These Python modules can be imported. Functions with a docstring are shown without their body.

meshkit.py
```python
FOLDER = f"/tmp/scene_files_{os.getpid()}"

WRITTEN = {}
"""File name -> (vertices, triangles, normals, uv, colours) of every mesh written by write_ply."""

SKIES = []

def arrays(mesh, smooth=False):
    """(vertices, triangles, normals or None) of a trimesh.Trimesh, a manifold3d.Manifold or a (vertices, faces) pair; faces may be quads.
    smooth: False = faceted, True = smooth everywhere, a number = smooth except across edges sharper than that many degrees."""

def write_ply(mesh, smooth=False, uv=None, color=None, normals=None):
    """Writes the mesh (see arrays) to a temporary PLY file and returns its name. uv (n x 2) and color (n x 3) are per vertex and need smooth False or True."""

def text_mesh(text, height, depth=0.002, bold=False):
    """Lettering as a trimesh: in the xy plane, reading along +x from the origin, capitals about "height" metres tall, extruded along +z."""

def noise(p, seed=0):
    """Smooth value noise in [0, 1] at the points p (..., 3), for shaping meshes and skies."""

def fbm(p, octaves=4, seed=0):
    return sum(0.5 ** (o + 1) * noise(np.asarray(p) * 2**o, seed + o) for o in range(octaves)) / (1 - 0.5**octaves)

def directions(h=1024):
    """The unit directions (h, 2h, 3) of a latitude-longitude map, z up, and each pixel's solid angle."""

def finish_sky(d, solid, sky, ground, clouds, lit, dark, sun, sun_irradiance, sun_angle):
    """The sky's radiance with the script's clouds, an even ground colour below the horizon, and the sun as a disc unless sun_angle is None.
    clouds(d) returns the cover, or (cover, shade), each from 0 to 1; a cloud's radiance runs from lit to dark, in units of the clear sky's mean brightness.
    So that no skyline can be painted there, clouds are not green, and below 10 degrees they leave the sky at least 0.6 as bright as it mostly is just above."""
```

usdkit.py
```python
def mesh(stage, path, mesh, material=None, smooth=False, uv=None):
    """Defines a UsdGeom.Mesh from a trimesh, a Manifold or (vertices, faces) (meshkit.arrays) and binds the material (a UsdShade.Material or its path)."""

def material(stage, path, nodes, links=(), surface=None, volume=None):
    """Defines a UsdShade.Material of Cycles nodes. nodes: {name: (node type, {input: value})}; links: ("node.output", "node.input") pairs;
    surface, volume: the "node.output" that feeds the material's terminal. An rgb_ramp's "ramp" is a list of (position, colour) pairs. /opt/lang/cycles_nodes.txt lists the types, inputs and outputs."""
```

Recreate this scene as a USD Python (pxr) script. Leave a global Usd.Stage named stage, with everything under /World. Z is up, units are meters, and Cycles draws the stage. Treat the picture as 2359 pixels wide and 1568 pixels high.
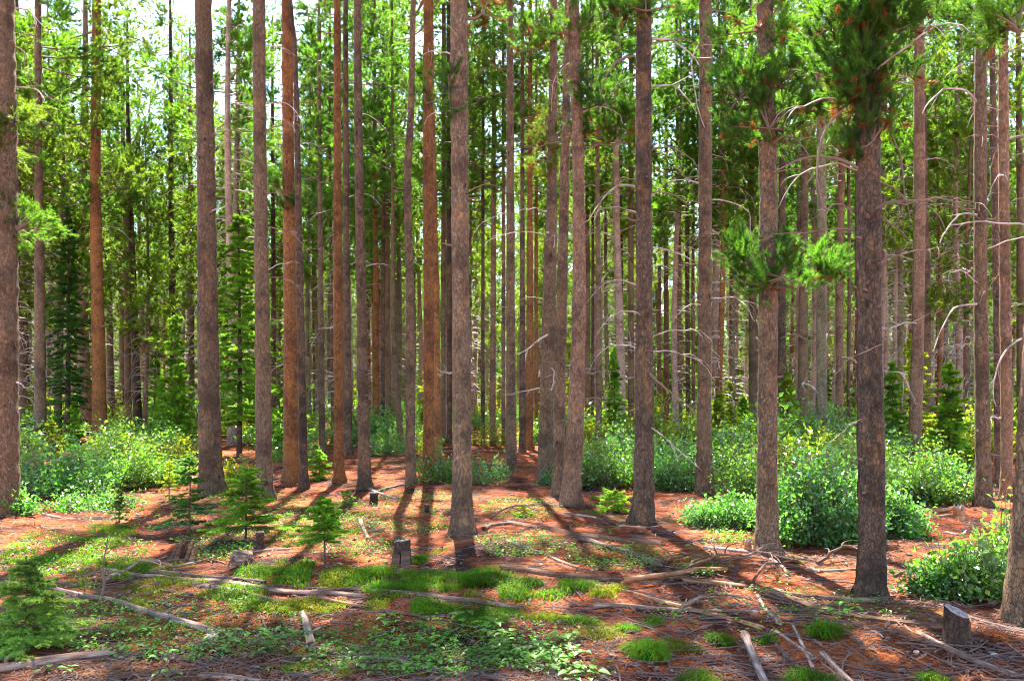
import math, random
import numpy as np, trimesh, usdkit, meshkit
from pxr import Usd, UsdGeom, UsdLux, UsdShade, Gf, Sdf, Vt

stage = Usd.Stage.CreateInMemory()
UsdGeom.SetStageUpAxis(stage, UsdGeom.Tokens.z)
UsdGeom.SetStageMetersPerUnit(stage, 1.0)
UsdGeom.Xform.Define(stage, '/World')
UsdGeom.Scope.Define(stage, '/World/Looks')

# ------------------------------------------------------------------ camera, sky, sun
EYE = 1.6
K = 1833.6            # measuring units of the photograph (2358 wide) per unit of tangent
CX, HZ = 1179.0, 904.0
cam = UsdGeom.Camera.Define(stage, '/World/camera')
cam.AddTranslateOp().Set(Gf.Vec3d(0, 0, EYE))
cam.AddRotateXOp().Set(90.0)
F = 28.0
cam.CreateFocalLengthAttr(F)
cam.CreateHorizontalApertureAttr(2 * F * 1179.0 / K)
cam.CreateVerticalApertureAttr(2 * F * 1179.0 / K * 680 / 1024)
cam.CreateVerticalApertureOffsetAttr(F * (HZ - 784.0) / K)
cam.CreateClippingRangeAttr(Gf.Vec2f(0.05, 2000))
cam.CreateExposureAttr(3.1)

SUN_AZ, SUN_EL = math.radians(-5.5), math.radians(55)
SUN_I, SKY_S = 1.25, 0.095
dome = UsdLux.DomeLight.Define(stage, '/World/sky')
dome.GetPrim().SetCustomDataByKey('kind', 'structure')
sky = usdkit.material(stage, '/World/Looks/sky_air', {
    's': ('sky_texture', {'sky_type': 'single_scattering', 'sun_disc': False, 'sun_elevation': SUN_EL, 'sun_rotation': SUN_AZ, 'aerosol_density': 0.5}),
    'tc': ('texture_coordinate', {}),
    'n': ('noise_texture', {'scale': 3.2, 'detail': 6.0, 'roughness': 0.6}),
    'r': ('rgb_ramp', {'ramp': [(0.46, (0, 0, 0)), (0.66, (0.8, 0.8, 0.8))]}),
    'm': ('mix', {'color2': (1.9, 1.95, 2.2)}),
    'b': ('background_shader', {'strength': SKY_S})},
    [('tc.generated', 'n.vector'), ('n.fac', 'r.fac'), ('r.color', 'm.fac'), ('s.color', 'm.color1'), ('m.color', 'b.color')], surface='b.background')
UsdShade.MaterialBindingAPI.Apply(dome.GetPrim()).Bind(sky)
sun = UsdLux.DistantLight.Define(stage, '/World/sun')
sun.CreateNormalizeAttr(True); sun.CreateIntensityAttr(SUN_I); sun.CreateAngleAttr(0.5)
sun.CreateColorAttr(Gf.Vec3f(1.0, 0.93, 0.80))
sun.AddRotateZOp().Set(math.degrees(-SUN_AZ)); sun.AddRotateXOp().Set(-(90 - math.degrees(SUN_EL)))

# ------------------------------------------------------------------ helpers
_count = {}
def numbered(parent, name):
    k = (parent, name); n = _count.get(k, 0); _count[k] = n + 1
    return f'{parent}/{name}' if n == 0 else f'{parent}/{name}_{n:03d}'

def path_of(p):
    return str(p.GetPath()) if p is not None else '/World'

def tag(p, label=None, cat=None, group=None, kind=None):
    for k, v in (('label', label), ('category', cat), ('group', group), ('kind', kind)):
        if v: p.SetCustomDataByKey(k, v)
    return p

def obj(name, mesh, mat, parent=None, smooth=False):
    p = usdkit.mesh(stage, numbered(path_of(parent), name), mesh, mat, smooth=smooth).GetPrim()
    if name in ('limbs', 'limb', 'branches', 'stems', 'needles', 'leaves', 'blades', 'dry_blades', 'needle_clump', 'dead_needle_clump', 'crown', 'live_branch'): p.SetCustomDataByKey('kind', 'stuff')
    return p

def thing(name, loc=(0, 0, 0), rz=0.0, scale=None):
    x = UsdGeom.Xform.Define(stage, numbered('/World', name))
    x.AddTranslateOp().Set(Gf.Vec3d(*map(float, loc)))
    if rz: x.AddRotateZOp().Set(math.degrees(rz))
    if scale is not None: x.AddScaleOp().Set(Gf.Vec3f(*map(float, np.broadcast_to(scale, 3))))
    return x.GetPrim()

def kindof(name):
    return stage.CreateClassPrim('/World/' + name)

def copy(name, proto, loc, rz=0.0, scale=1.0, parent=None):
    """an instance of a class prim as a thing (or as a part of parent)"""
    x = UsdGeom.Xform.Define(stage, numbered(path_of(parent), name))
    x.AddTranslateOp().Set(Gf.Vec3d(*map(float, loc))); x.AddRotateZOp().Set(math.degrees(rz))
    x.AddScaleOp().Set(Gf.Vec3f(*map(float, np.broadcast_to(scale, 3))))
    p = x.GetPrim()
    p.GetReferences().AddInternalReference(proto.GetPath()); p.SetInstanceable(True)
    return p

def gz(x, y):
    """height of the forest floor"""
    x, y = np.asarray(x, float), np.asarray(y, float)
    p = np.stack([x, y, np.zeros_like(x)], -1)
    a = (meshkit.fbm(p * 0.55, 3, 5) - 0.5) * 0.16 + (meshkit.noise(p * 2.6, 9) - 0.5) * 0.05
    far = np.clip((np.hypot(x, y) - 14) / 40, 0, 1)
    return a + far * (meshkit.noise(p * 0.06, 3) - 0.5) * 0.9

def depth_at(py):
    return EYE * K / (py - HZ)

def at(px, py, Y=None):
    """photograph position on the ground (or at depth Y) -> x, y, z"""
    if Y is None:
        Y = depth_at(py); x = (px - CX) / K * Y
        return np.array([x, Y, float(gz(x, Y))])
    return np.array([(px - CX) / K * Y, Y, EYE + (HZ - py) / K * Y])

def unit(v):
    return v / np.maximum(np.linalg.norm(v, axis=-1, keepdims=True), 1e-9)

def tube(pts, rad, sides=8, seed=0, rough=0.0, cap=True, nscale=5.0):
    pts = np.asarray(pts, float); n = len(pts)
    rad = np.broadcast_to(np.asarray(rad, float), n)
    t = unit(np.gradient(pts, axis=0))
    ref = np.array([0, 0, 1.0]) if abs(t[:, 2]).mean() < 0.8 else np.array([1.0, 0, 0])
    u = unit(np.cross(t, ref)); v = np.cross(t, u)
    a = np.arange(sides) / sides * 2 * np.pi
    ring = np.cos(a)[None, :, None] * u[:, None] + np.sin(a)[None, :, None] * v[:, None]
    P = pts[:, None] + ring * rad[:, None, None]
    if rough:
        k = (meshkit.fbm(P * nscale + seed * 7.3, 3, seed % 97) - 0.5) * 2 * rough
        P = P + ring * (rad[:, None] * k)[..., None]
    V = P.reshape(-1, 3)
    i = np.arange(n - 1)[:, None] * sides; j = np.arange(sides)[None]; jn = (j + 1) % sides
    A, B, C, D = (i + j).ravel(), (i + jn).ravel(), (i + sides + jn).ravel(), (i + sides + j).ravel()
    Fc = np.vstack([np.stack([A, B, C], 1), np.stack([A, C, D], 1)])
    if cap:
        V = np.vstack([V, pts[:1], pts[-1:]])
        jj = np.arange(sides); kk = (jj + 1) % sides
        Fc = np.vstack([Fc, np.stack([np.full(sides, n * sides), kk, jj], 1), np.stack([np.full(sides, n * sides + 1), (n - 1) * sides + jj, (n - 1) * sides + kk], 1)])
    return V, Fc

def join(parts):
    V, Fc, n = [], [], 0
    for v, f in parts:
        V.append(v); Fc.append(np.asarray(f) + n); n += len(v)
    return np.vstack(V), np.vstack(Fc)

def bend(pts, n=14):
    """a smooth line through the points"""
    pts = np.asarray(pts, float)
    if len(pts) == 2:
        s = np.linspace(0, 1, n)[:, None]
        return pts[0] * (1 - s) + pts[1] * s
    d = np.r_[0, np.cumsum(np.linalg.norm(np.diff(pts, axis=0), axis=1))]
    from scipy.interpolate import PchipInterpolator
    return PchipInterpolator(d, pts)(np.linspace(0, d[-1], n))

def tris(a, b, c):
    n = len(a)
    V = np.stack([a, b, c], 1).reshape(-1, 3)
    return V, np.arange(3 * n).reshape(-1, 3)

def shoots(P, D, L, n, nl, nw, rng, ang=(0.5, 1.05)):
    """bottle-brush shoots of a pine: n thin needles round each"""
    N = len(P)
    t = rng.uniform(0.05, 1, (N, n, 1)); D = unit(D)[:, None]
    base = P[:, None] + D * (np.reshape(L, (-1, 1, 1)) * t)
    u = rng.normal(size=(N, n, 3)); u = unit(u - (u * D).sum(-1, keepdims=True) * D)
    a = rng.uniform(*ang, (N, n, 1)) * (1.15 - 0.55 * t)
    d = D * np.cos(a) + u * np.sin(a)
    w = unit(np.cross(d, rng.normal(size=(N, n, 3)))) * nw / 2
    tip = base + d * (nl * rng.uniform(0.7, 1.15, (N, n, 1)))
    f = lambda q: q.reshape(-1, 3)
    return tris(f(base + w), f(base - w), f(tip))

def leaves(P, D, Nrm, ln, wd, fold=0.25):
    """folded pointed-oval leaves: base P, direction D, upper side Nrm"""
    D = unit(D); S = unit(np.cross(D, Nrm)); U = np.cross(S, D)
    ln = np.reshape(np.broadcast_to(ln, len(P)), (-1, 1)); wd = np.reshape(np.broadcast_to(wd, len(P)), (-1, 1))
    b, tip = P, P + D * ln - U * ln * 0.08
    l = P + D * ln * 0.45 + S * wd / 2 + U * wd * fold
    r = P + D * ln * 0.45 - S * wd / 2 + U * wd * fold
    V = np.stack([b, l, tip, r], 1).reshape(-1, 3); i = np.arange(len(P))[:, None] * 4
    return V, np.vstack([i + [0, 2, 1], i + [0, 3, 2]])

# ------------------------------------------------------------------ materials
def M(name, nodes, links, surface='p.BSDF'):
    return usdkit.material(stage, '/World/Looks/' + name, nodes, links, surface=surface)

def bark(name, base, dark, warm, pale):
    return M(name, {
        'g': ('geometry', {}), 'oi': ('object_info', {}),
        'mp': ('mapping', {'mapping_type': 'point', 'scale': (1, 1, 0.50)}),
        'mv': ('mapping', {'mapping_type': 'point', 'scale': (1, 1, 0.5)}),
        'wn': ('noise_texture', {'scale': 14.0, 'detail': 3.0}), 'wa': ('mix', {'mix_type': 'linear_light', 'fac': 0.05}),
        'n1': ('noise_texture', {'scale': 46.0, 'detail': 6.0, 'roughness': 0.75}),
        'n2': ('noise_texture', {'scale': 6.5, 'detail': 5.0, 'roughness': 0.7}),
        'n3': ('noise_texture', {'scale': 1.9, 'detail': 5.0, 'roughness': 0.7}),
        'v': ('voronoi_texture', {'scale': 4.6, 'randomness': 1.0}),
        'vp': ('voronoi_texture', {'scale': 38.0}), 'vb': ('voronoi_texture', {'scale': 38.0, 'feature': 'distance_to_edge'}),
        'pb': ('rgb_to_bw', {}),
        'rp': ('rgb_ramp', {'ramp': [(0.15, (0.68, 0.68, 0.68)), (0.5, (1.0, 1.0, 1.0)), (0.85, (1.40, 1.38, 1.36))]}),
        'r1': ('rgb_ramp', {'ramp': [(0.30, dark), (0.50, base), (0.70, pale)]}),
        'r2': ('rgb_ramp', {'ramp': [(0.50, (0, 0, 0)), (0.62, (0.8, 0.8, 0.8))]}),
        'r3': ('rgb_ramp', {'ramp': [(0.40, (0.8, 0.8, 0.8)), (0.52, (0, 0, 0))]}),
        'rk': ('rgb_ramp', {'ramp': [(0.05, (0.9, 0.9, 0.9)), (0.13, (0, 0, 0))]}),
        'rc': ('rgb_ramp', {'ramp': [(0.0, (0.5, 0.5, 0.5)), (0.10, (1, 1, 1))]}),
        'm1': ('mix', {'color2': warm}), 'm2': ('mix', {'color2': dark}), 'm3': ('mix', {'color2': tuple(c * 0.3 for c in dark)}),
        'mc': ('mix', {'mix_type': 'multiply', 'fac': 0.6}), 'mq': ('mix', {'mix_type': 'multiply', 'fac': 0.8}),
        'h': ('hsv', {'saturation': 1.0}), 'hv': ('math', {'math_type': 'multiply_add', 'value2': 0.4, 'value3': 0.8}),
        'ba': ('math', {'math_type': 'multiply_add', 'value2': 0.9}),
        'bp': ('bump', {'strength': 1.0, 'distance': 0.028}),
        'p': ('principled_bsdf', {'roughness': 0.92, 'specular_ior_level': 0.2})},
        [('g.position', 'mp.vector'), ('g.position', 'mv.vector'), ('mp.vector', 'n1.vector'), ('mp.vector', 'n2.vector'), ('g.position', 'n3.vector'), ('mv.vector', 'v.vector'),
         ('mp.vector', 'wn.vector'), ('mp.vector', 'wa.color1'), ('wn.color', 'wa.color2'), ('wa.color', 'vb.vector'), ('wa.color', 'vp.vector'), ('vp.color', 'pb.color'), ('pb.val', 'rp.fac'),
         ('n1.fac', 'r1.fac'), ('n2.fac', 'r2.fac'), ('n3.fac', 'r3.fac'), ('v.distance', 'rk.fac'), ('vb.distance', 'rc.fac'),
         ('r1.color', 'm1.color1'), ('r2.color', 'm1.fac'), ('m1.color', 'm2.color1'), ('r3.color', 'm2.fac'),
         ('m2.color', 'm3.color1'), ('rk.color', 'm3.fac'), ('m3.color', 'mc.color1'), ('rc.color', 'mc.color2'), ('mc.color', 'mq.color1'), ('rp.color', 'mq.color2'),
         ('oi.random', 'hv.value1'), ('hv.value', 'h.value'), ('mq.color', 'h.color'), ('h.color', 'p.base_color'),
         ('n1.fac', 'ba.value1'), ('rc.color', 'ba.value3'), ('ba.value', 'bp.height'), ('bp.normal', 'p.normal')])

B = {
    'grey': bark('bark_grey_brown', (0.1328, 0.0827, 0.0481), (0.0576, 0.0338, 0.0202), (0.1772, 0.0940, 0.0445), (0.1882, 0.1315, 0.0869)),
    'orange': bark('bark_orange', (0.2041, 0.0835, 0.0257), (0.0966, 0.0375, 0.0137), (0.2471, 0.0960, 0.0240), (0.2363, 0.1201, 0.0498)),
    'dark': bark('bark_dark', (0.0796, 0.0475, 0.0303), (0.0265, 0.0163, 0.0112), (0.1660, 0.0827, 0.0358), (0.1273, 0.0877, 0.0557)),
    'pink': bark('bark_pinkish', (0.1772, 0.1002, 0.0601), (0.0831, 0.0450, 0.0268), (0.2102, 0.1064, 0.0557), (0.2214, 0.1504, 0.1025)),
    'pale': bark('bark_pale', (0.1882, 0.1529, 0.0869), (0.0940, 0.0701, 0.0378), (0.1660, 0.1378, 0.0614), (0.2657, 0.2318, 0.1561)),
    'sunlit_tan': bark('bark_far_sunlit_tan', (0.33, 0.225, 0.165), (0.17, 0.11, 0.08), (0.36, 0.21, 0.13), (0.42, 0.31, 0.25)),  # pale bark, lightened in the colour itself so backlit far trunks look sunlit
}

def foliage(name, c, t, mixf=0.5, rough=0.5, spec=0.3, var=0.5):
    """leaves and needles: some light passes through; every clump a little different"""
    d2, t2 = tuple(v * 0.35 for v in c), tuple(v * 0.40 for v in t)
    return M(name, {
        'g': ('geometry', {}), 'n': ('noise_texture', {'scale': 3.0, 'detail': 4.0}),
        'r': ('rgb_ramp', {'ramp': [(0.38, (0, 0, 0)), (0.60, (1, 1, 1))]}), 'w': ('math', {'math_type': 'multiply_add', 'value2': 0.25, 'value3': 0.0}),
        'x': ('math', {'math_type': 'multiply_add', 'value2': 0.85}),
        'mc': ('mix', {'color1': d2, 'color2': c}), 'mt': ('mix', {'color1': t2, 'color2': t}),
        'p': ('principled_bsdf', {'roughness': rough, 'specular_ior_level': spec}), 't': ('translucent_bsdf', {}), 'mx': ('mix_closure', {'fac': mixf})},
        [('g.position', 'n.vector'), ('n.fac', 'r.fac'), ('g.random_per_island', 'w.value1'), ('r.color', 'x.value1'), ('w.value', 'x.value3'), ('x.value', 'mc.fac'), ('x.value', 'mt.fac'),
         ('mc.color', 'p.base_color'), ('mt.color', 't.color'), ('p.BSDF', 'mx.closure1'), ('t.BSDF', 'mx.closure2')], surface='mx.closure')

NEEDLE = foliage('needles_green', (0.066, 0.17, 0.016), (0.20, 0.46, 0.022), 0.5)
NEEDLE_Y = foliage('needles_yellow_green', (0.100, 0.18, 0.016), (0.29, 0.48, 0.022), 0.5)
NEEDLE_D = foliage('needles_deep_green', (0.042, 0.13, 0.016), (0.14, 0.36, 0.02), 0.5)
DEADN = foliage('needles_dead', (0.21, 0.068, 0.02), (0.30, 0.085, 0.02))
FIR = foliage('fir_green', (0.14, 0.34, 0.025), (0.34, 0.66, 0.025))
FIR_Y = foliage('fir_yellow_green', (0.22, 0.34, 0.015), (0.55, 0.70, 0.02))
FIR_D = foliage('spruce_dark', (0.045, 0.16, 0.022), (0.10, 0.34, 0.02))
FIR_P = foliage('fir_pale_green', (0.27, 0.47, 0.08), (0.44, 0.70, 0.07), 0.40, 0.4, 0.5)
LEAF = foliage('shrub_leaf', (0.12, 0.28, 0.035), (0.25, 0.54, 0.03), 0.38, 0.30, 1.0)
LEAF_C = foliage('shrub_leaf_cool', (0.095, 0.29, 0.055), (0.19, 0.54, 0.045), 0.38, 0.30, 1.0)
LEAF_Y = foliage('shrub_leaf_yellow', (0.17, 0.25, 0.012), (0.42, 0.52, 0.010), 0.45, 0.35, 0.5)
GRASS = foliage('grass_blades', (0.065, 0.20, 0.008), (0.17, 0.46, 0.008), 0.45, 0.7, 0.12)
GRASS_Y = foliage('grass_blades_yellow', (0.20, 0.20, 0.010), (0.38, 0.38, 0.008), 0.45, 0.7, 0.12)
HERB = foliage('herb_leaf', (0.12, 0.31, 0.03), (0.24, 0.54, 0.03), 0.38, 0.4, 0.35)

def wood(name, a, b, c, stretch=0.06, scale=38.0):
    return M(name, {
        'tc': ('texture_coordinate', {}), 'oi': ('object_info', {}),
        'mp': ('mapping', {'mapping_type': 'point', 'scale': (stretch, 1, 1)}),
        'n': ('noise_texture', {'scale': scale, 'detail': 5.0, 'roughness': 0.65}), 'n2': ('noise_texture', {'scale': 5.0, 'detail': 4.0}),
        'r': ('rgb_ramp', {'ramp': [(0.34, a), (0.50, b), (0.66, c)]}), 'r2': ('rgb_ramp', {'ramp': [(0.42, (0.45, 0.38, 0.34)), (0.60, (1, 1, 1))]}),
        'm': ('mix', {'mix_type': 'multiply', 'fac': 0.8}), 'hv': ('math', {'math_type': 'multiply_add', 'value2': 0.45, 'value3': 0.78}), 'h': ('hsv', {}),
        'bp': ('bump', {'strength': 0.9, 'distance': 0.008}), 'p': ('principled_bsdf', {'roughness': 0.85, 'specular_ior_level': 0.3})},
        [('tc.object', 'mp.vector'), ('mp.vector', 'n.vector'), ('tc.object', 'n2.vector'), ('n.fac', 'r.fac'), ('n2.fac', 'r2.fac'), ('r.color', 'm.color1'), ('r2.color', 'm.color2'),
         ('oi.random', 'hv.value1'), ('hv.value', 'h.value'), ('m.color', 'h.color'), ('h.color', 'p.base_color'), ('n.fac', 'bp.height'), ('bp.normal', 'p.normal')])

W = {
    'grey': wood('weathered_wood', (0.045, 0.022, 0.014), (0.155, 0.090, 0.064), (0.31, 0.21, 0.165)),
    'brown': wood('brown_dead_wood', (0.045, 0.019, 0.010), (0.130, 0.058, 0.030), (0.24, 0.125, 0.07)),
    'pale': wood('bleached_wood', (0.08, 0.045, 0.034), (0.235, 0.155, 0.122), (0.42, 0.32, 0.275)),
    'orange': wood('orange_dead_wood', (0.15, 0.055, 0.02), (0.30, 0.125, 0.05), (0.38, 0.21, 0.12)),
    'dark': wood('dark_rotten_wood', (0.022, 0.011, 0.008), (0.062, 0.031, 0.019), (0.13, 0.072, 0.046)),
}
STUMPBARK = bark('stump_bark', (0.060, 0.032, 0.020), (0.022, 0.012, 0.009), (0.10, 0.05, 0.026), (0.11, 0.066, 0.046))
CUT = M('cut_face', {'tc': ('texture_coordinate', {}), 'n': ('noise_texture', {'scale': 25.0, 'detail': 4.0}), 'w': ('wave_texture', {'wave_type': 'rings', 'rings_direction': 'z', 'scale': 22.0, 'distortion': 3.0, 'detail': 2.0}),
                     'r': ('rgb_ramp', {'ramp': [(0.0, (0.19, 0.14, 0.13)), (1.0, (0.36, 0.29, 0.27))]}), 'm': ('mix', {'mix_type': 'multiply', 'fac': 0.6}),
                     'p': ('principled_bsdf', {'roughness': 0.85})}, [('tc.object', 'w.vector'), ('tc.object', 'n.vector'), ('w.fac', 'r.fac'), ('r.color', 'm.color1'), ('n.color', 'm.color2'), ('m.color', 'p.base_color')])
DEADBR = M('dead_branch_grey', {'g': ('geometry', {}), 'n': ('noise_texture', {'scale': 9.0, 'detail': 3.0}), 'r': ('rgb_ramp', {'ramp': [(0.35, (0.13, 0.09, 0.07)), (0.65, (0.36, 0.29, 0.265))]}),
                                'p': ('principled_bsdf', {'roughness': 0.7})}, [('g.position', 'n.vector'), ('n.fac', 'r.fac'), ('r.color', 'p.base_color')])
LIMB = M('live_limb', {'p': ('principled_bsdf', {'base_color': (0.11, 0.065, 0.045), 'roughness': 0.9})}, [])
ROCK = M('rock_grey', {'g': ('geometry', {}), 'n': ('noise_texture', {'scale': 22.0, 'detail': 5.0}), 'r': ('rgb_ramp', {'ramp': [(0.3, (0.22, 0.16, 0.12)), (0.7, (0.50, 0.42, 0.34))]}),
                       'b': ('bump', {'strength': 0.5, 'distance': 0.01}), 'p': ('principled_bsdf', {'roughness': 0.9})}, [('g.position', 'n.vector'), ('n.fac', 'r.fac'), ('r.color', 'p.base_color'), ('n.fac', 'b.height'), ('b.normal', 'p.normal')])
GROUND = M('forest_floor', {
    'g': ('geometry', {}),
    'n1': ('noise_texture', {'scale': 1.1, 'detail': 5.0, 'roughness': 0.6}), 'n2': ('noise_texture', {'scale': 9.0, 'detail': 5.0, 'roughness': 0.7}),
    'n3': ('noise_texture', {'scale': 70.0, 'detail': 4.0, 'roughness': 0.75, 'distortion': 1.2}), 'n4': ('noise_texture', {'scale': 0.55, 'detail': 4.0}),
    'r1': ('rgb_ramp', {'ramp': [(0.38, (0.058, 0.019, 0.009)), (0.49, (0.32, 0.066, 0.018)), (0.60, (0.56, 0.145, 0.044))]}),
    'r2': ('rgb_ramp', {'ramp': [(0.34, (0.22, 0.20, 0.19)), (0.50, (0.80, 0.80, 0.80)), (0.64, (1.35, 1.45, 1.55))]}),
    'r3': ('rgb_ramp', {'ramp': [(0.34, (0.22, 0.18, 0.16)), (0.50, (0.9, 0.9, 0.9)), (0.66, (1.9, 1.7, 1.6))]}),
    'r4': ('rgb_ramp', {'ramp': [(0.52, (0, 0, 0)), (0.66, (0.55, 0.55, 0.55))]}),
    'm1': ('mix', {'mix_type': 'multiply', 'fac': 1.0}), 'm2': ('mix', {'mix_type': 'multiply', 'fac': 1.0}), 'mg': ('mix', {'color2': (0.09, 0.105, 0.022)}),
    'ba': ('math', {'math_type': 'multiply_add', 'value2': 2.5}),
    'bp': ('bump', {'strength': 1.0, 'distance': 0.05}), 'p': ('principled_bsdf', {'roughness': 0.95, 'specular_ior_level': 0.15})},
    [('g.position', 'n1.vector'), ('g.position', 'n2.vector'), ('g.position', 'n3.vector'), ('g.position', 'n4.vector'), ('n1.fac', 'r1.fac'), ('n2.fac', 'r2.fac'), ('n3.fac', 'r3.fac'), ('n4.fac', 'r4.fac'),
     ('r1.color', 'mg.color1'), ('r4.color', 'mg.fac'), ('mg.color', 'm1.color1'), ('r2.color', 'm1.color2'), ('m1.color', 'm2.color1'), ('r3.color', 'm2.color2'), ('m2.color', 'p.base_color'),
     ('n2.fac', 'ba.value1'), ('n3.fac', 'ba.value3'), ('ba.value', 'bp.height'), ('bp.normal', 'p.normal')])
LITTER = M('needle_litter', {'g': ('geometry', {}), 'r': ('rgb_ramp', {'ramp': [(0.0, (0.13, 0.040, 0.015)), (0.45, (0.40, 0.115, 0.030)), (0.8, (0.50, 0.18, 0.055)), (1.0, (0.50, 0.31, 0.20))]}),
                             'p': ('principled_bsdf', {'roughness': 0.8})}, [('g.random_per_island', 'r.fac'), ('r.color', 'p.base_color')])
TWIG = M('twig_litter', {'g': ('geometry', {}), 'r': ('rgb_ramp', {'ramp': [(0.0, (0.09, 0.05, 0.04)), (0.5, (0.24, 0.15, 0.115)), (1.0, (0.48, 0.38, 0.33))]}),
                         'p': ('principled_bsdf', {'roughness': 0.8})}, [('g.random_per_island', 'r.fac'), ('r.color', 'p.base_color')])
CONE = M('pine_cone', {'p': ('principled_bsdf', {'base_color': (0.06, 0.035, 0.025), 'roughness': 0.8})}, [])

# ------------------------------------------------------------------ the ground
u = np.linspace(0, 1, 300); ys = -25 + 0 * u
ys = np.r_[np.linspace(-60, 2.5, 30)[:-1], 2.5 * (600 / 2.5) ** np.linspace(0, 1, 330)]
s = np.linspace(-1, 1, 320); xs = 400 * np.sinh(5.6 * s) / np.sinh(5.6)
GX, GY = np.meshgrid(xs, ys); GZ = gz(GX, GY)
V = np.stack([GX, GY, GZ], -1).reshape(-1, 3); nx = len(xs)
i = (np.arange(len(ys) - 1)[:, None] * nx + np.arange(nx - 1)[None]).ravel()
tag(obj('ground', (V, np.stack([i, i + 1, i + nx + 1, i + nx], 1)), GROUND, smooth=True), 'reddish brown forest floor of needles, soil and bark bits', 'ground', kind='structure')

# ------------------------------------------------------------------ pine crowns (kinds of crown that the pines share)
def pine_crown(seed, h=10.0, rmax=1.5, limbs=48, dens=2.6, n=26, nl=0.11, nw=0.020, slen=0.16, m=9, tight=0.09):
    rng = np.random.default_rng(seed)
    P, D, tubes = [], [], []
    for k in range(limbs):
        z = h * (k + rng.uniform(0, 1)) / limbs
        ln = (rmax * (1 - z / h) ** 0.6 + 0.2) * rng.uniform(0.45, 1.2)
        a = rng.uniform(0, 2 * np.pi); out = np.array([np.cos(a), np.sin(a), 0])
        side = np.array([-out[1], out[0], 0])
        dr = rng.uniform(-0.45, 0.1)
        t = np.linspace(0, 1, 5)[:, None]
        at_ = lambda q: out * ln * q + np.array([0, 0, 1]) * (z + ln * (dr * q + 0.42 * q ** 2))
        tubes.append(tube(at_(t), np.linspace(0.016, 0.005, 5) * (0.6 + ln * .5), 4, cap=False))
        for c in range(int(1.5 + dens * ln)):
            hub = at_(rng.uniform(0.3, 1.05)) + rng.normal(0, 1, 3) * np.array([.2, .2, .1]) * (.3 + .5 * ln)
            away = hub - at_(.5); mm = int(m * rng.uniform(.5, 1.4)) + 1
            o = rng.normal(0, tight, (mm, 3))
            P.append(hub + o); D.append(out * .45 + away * .5 + o * 6 + np.array([0, 0, .6]) + rng.normal(0, .25, (mm, 3)))
    P, D = np.vstack(P), np.vstack(D)
    return shoots(P, D, np.full(len(P), slen), n, nl, nw, rng), join(tubes)

CROWNS = []
for q in range(6):
    c = kindof('pine_crown_kind_' + 'abcdef'[q])
    thin = q >= 3          # near crowns, partly out of view, thinned to let sun reach the ground
    nd, lb = pine_crown(100 + q, rmax=[1.6, 1.4, 1.9, 1.3, 1.5, 1.2][q], limbs=[44, 40, 46, 36, 40, 34][q], dens=1.5 if thin else 2.1)
    obj('needles', nd, [NEEDLE, NEEDLE_Y, NEEDLE, NEEDLE_D, NEEDLE_Y, NEEDLE][q], c); obj('limbs', lb, LIMB, c)
    CROWNS.append(c)

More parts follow.
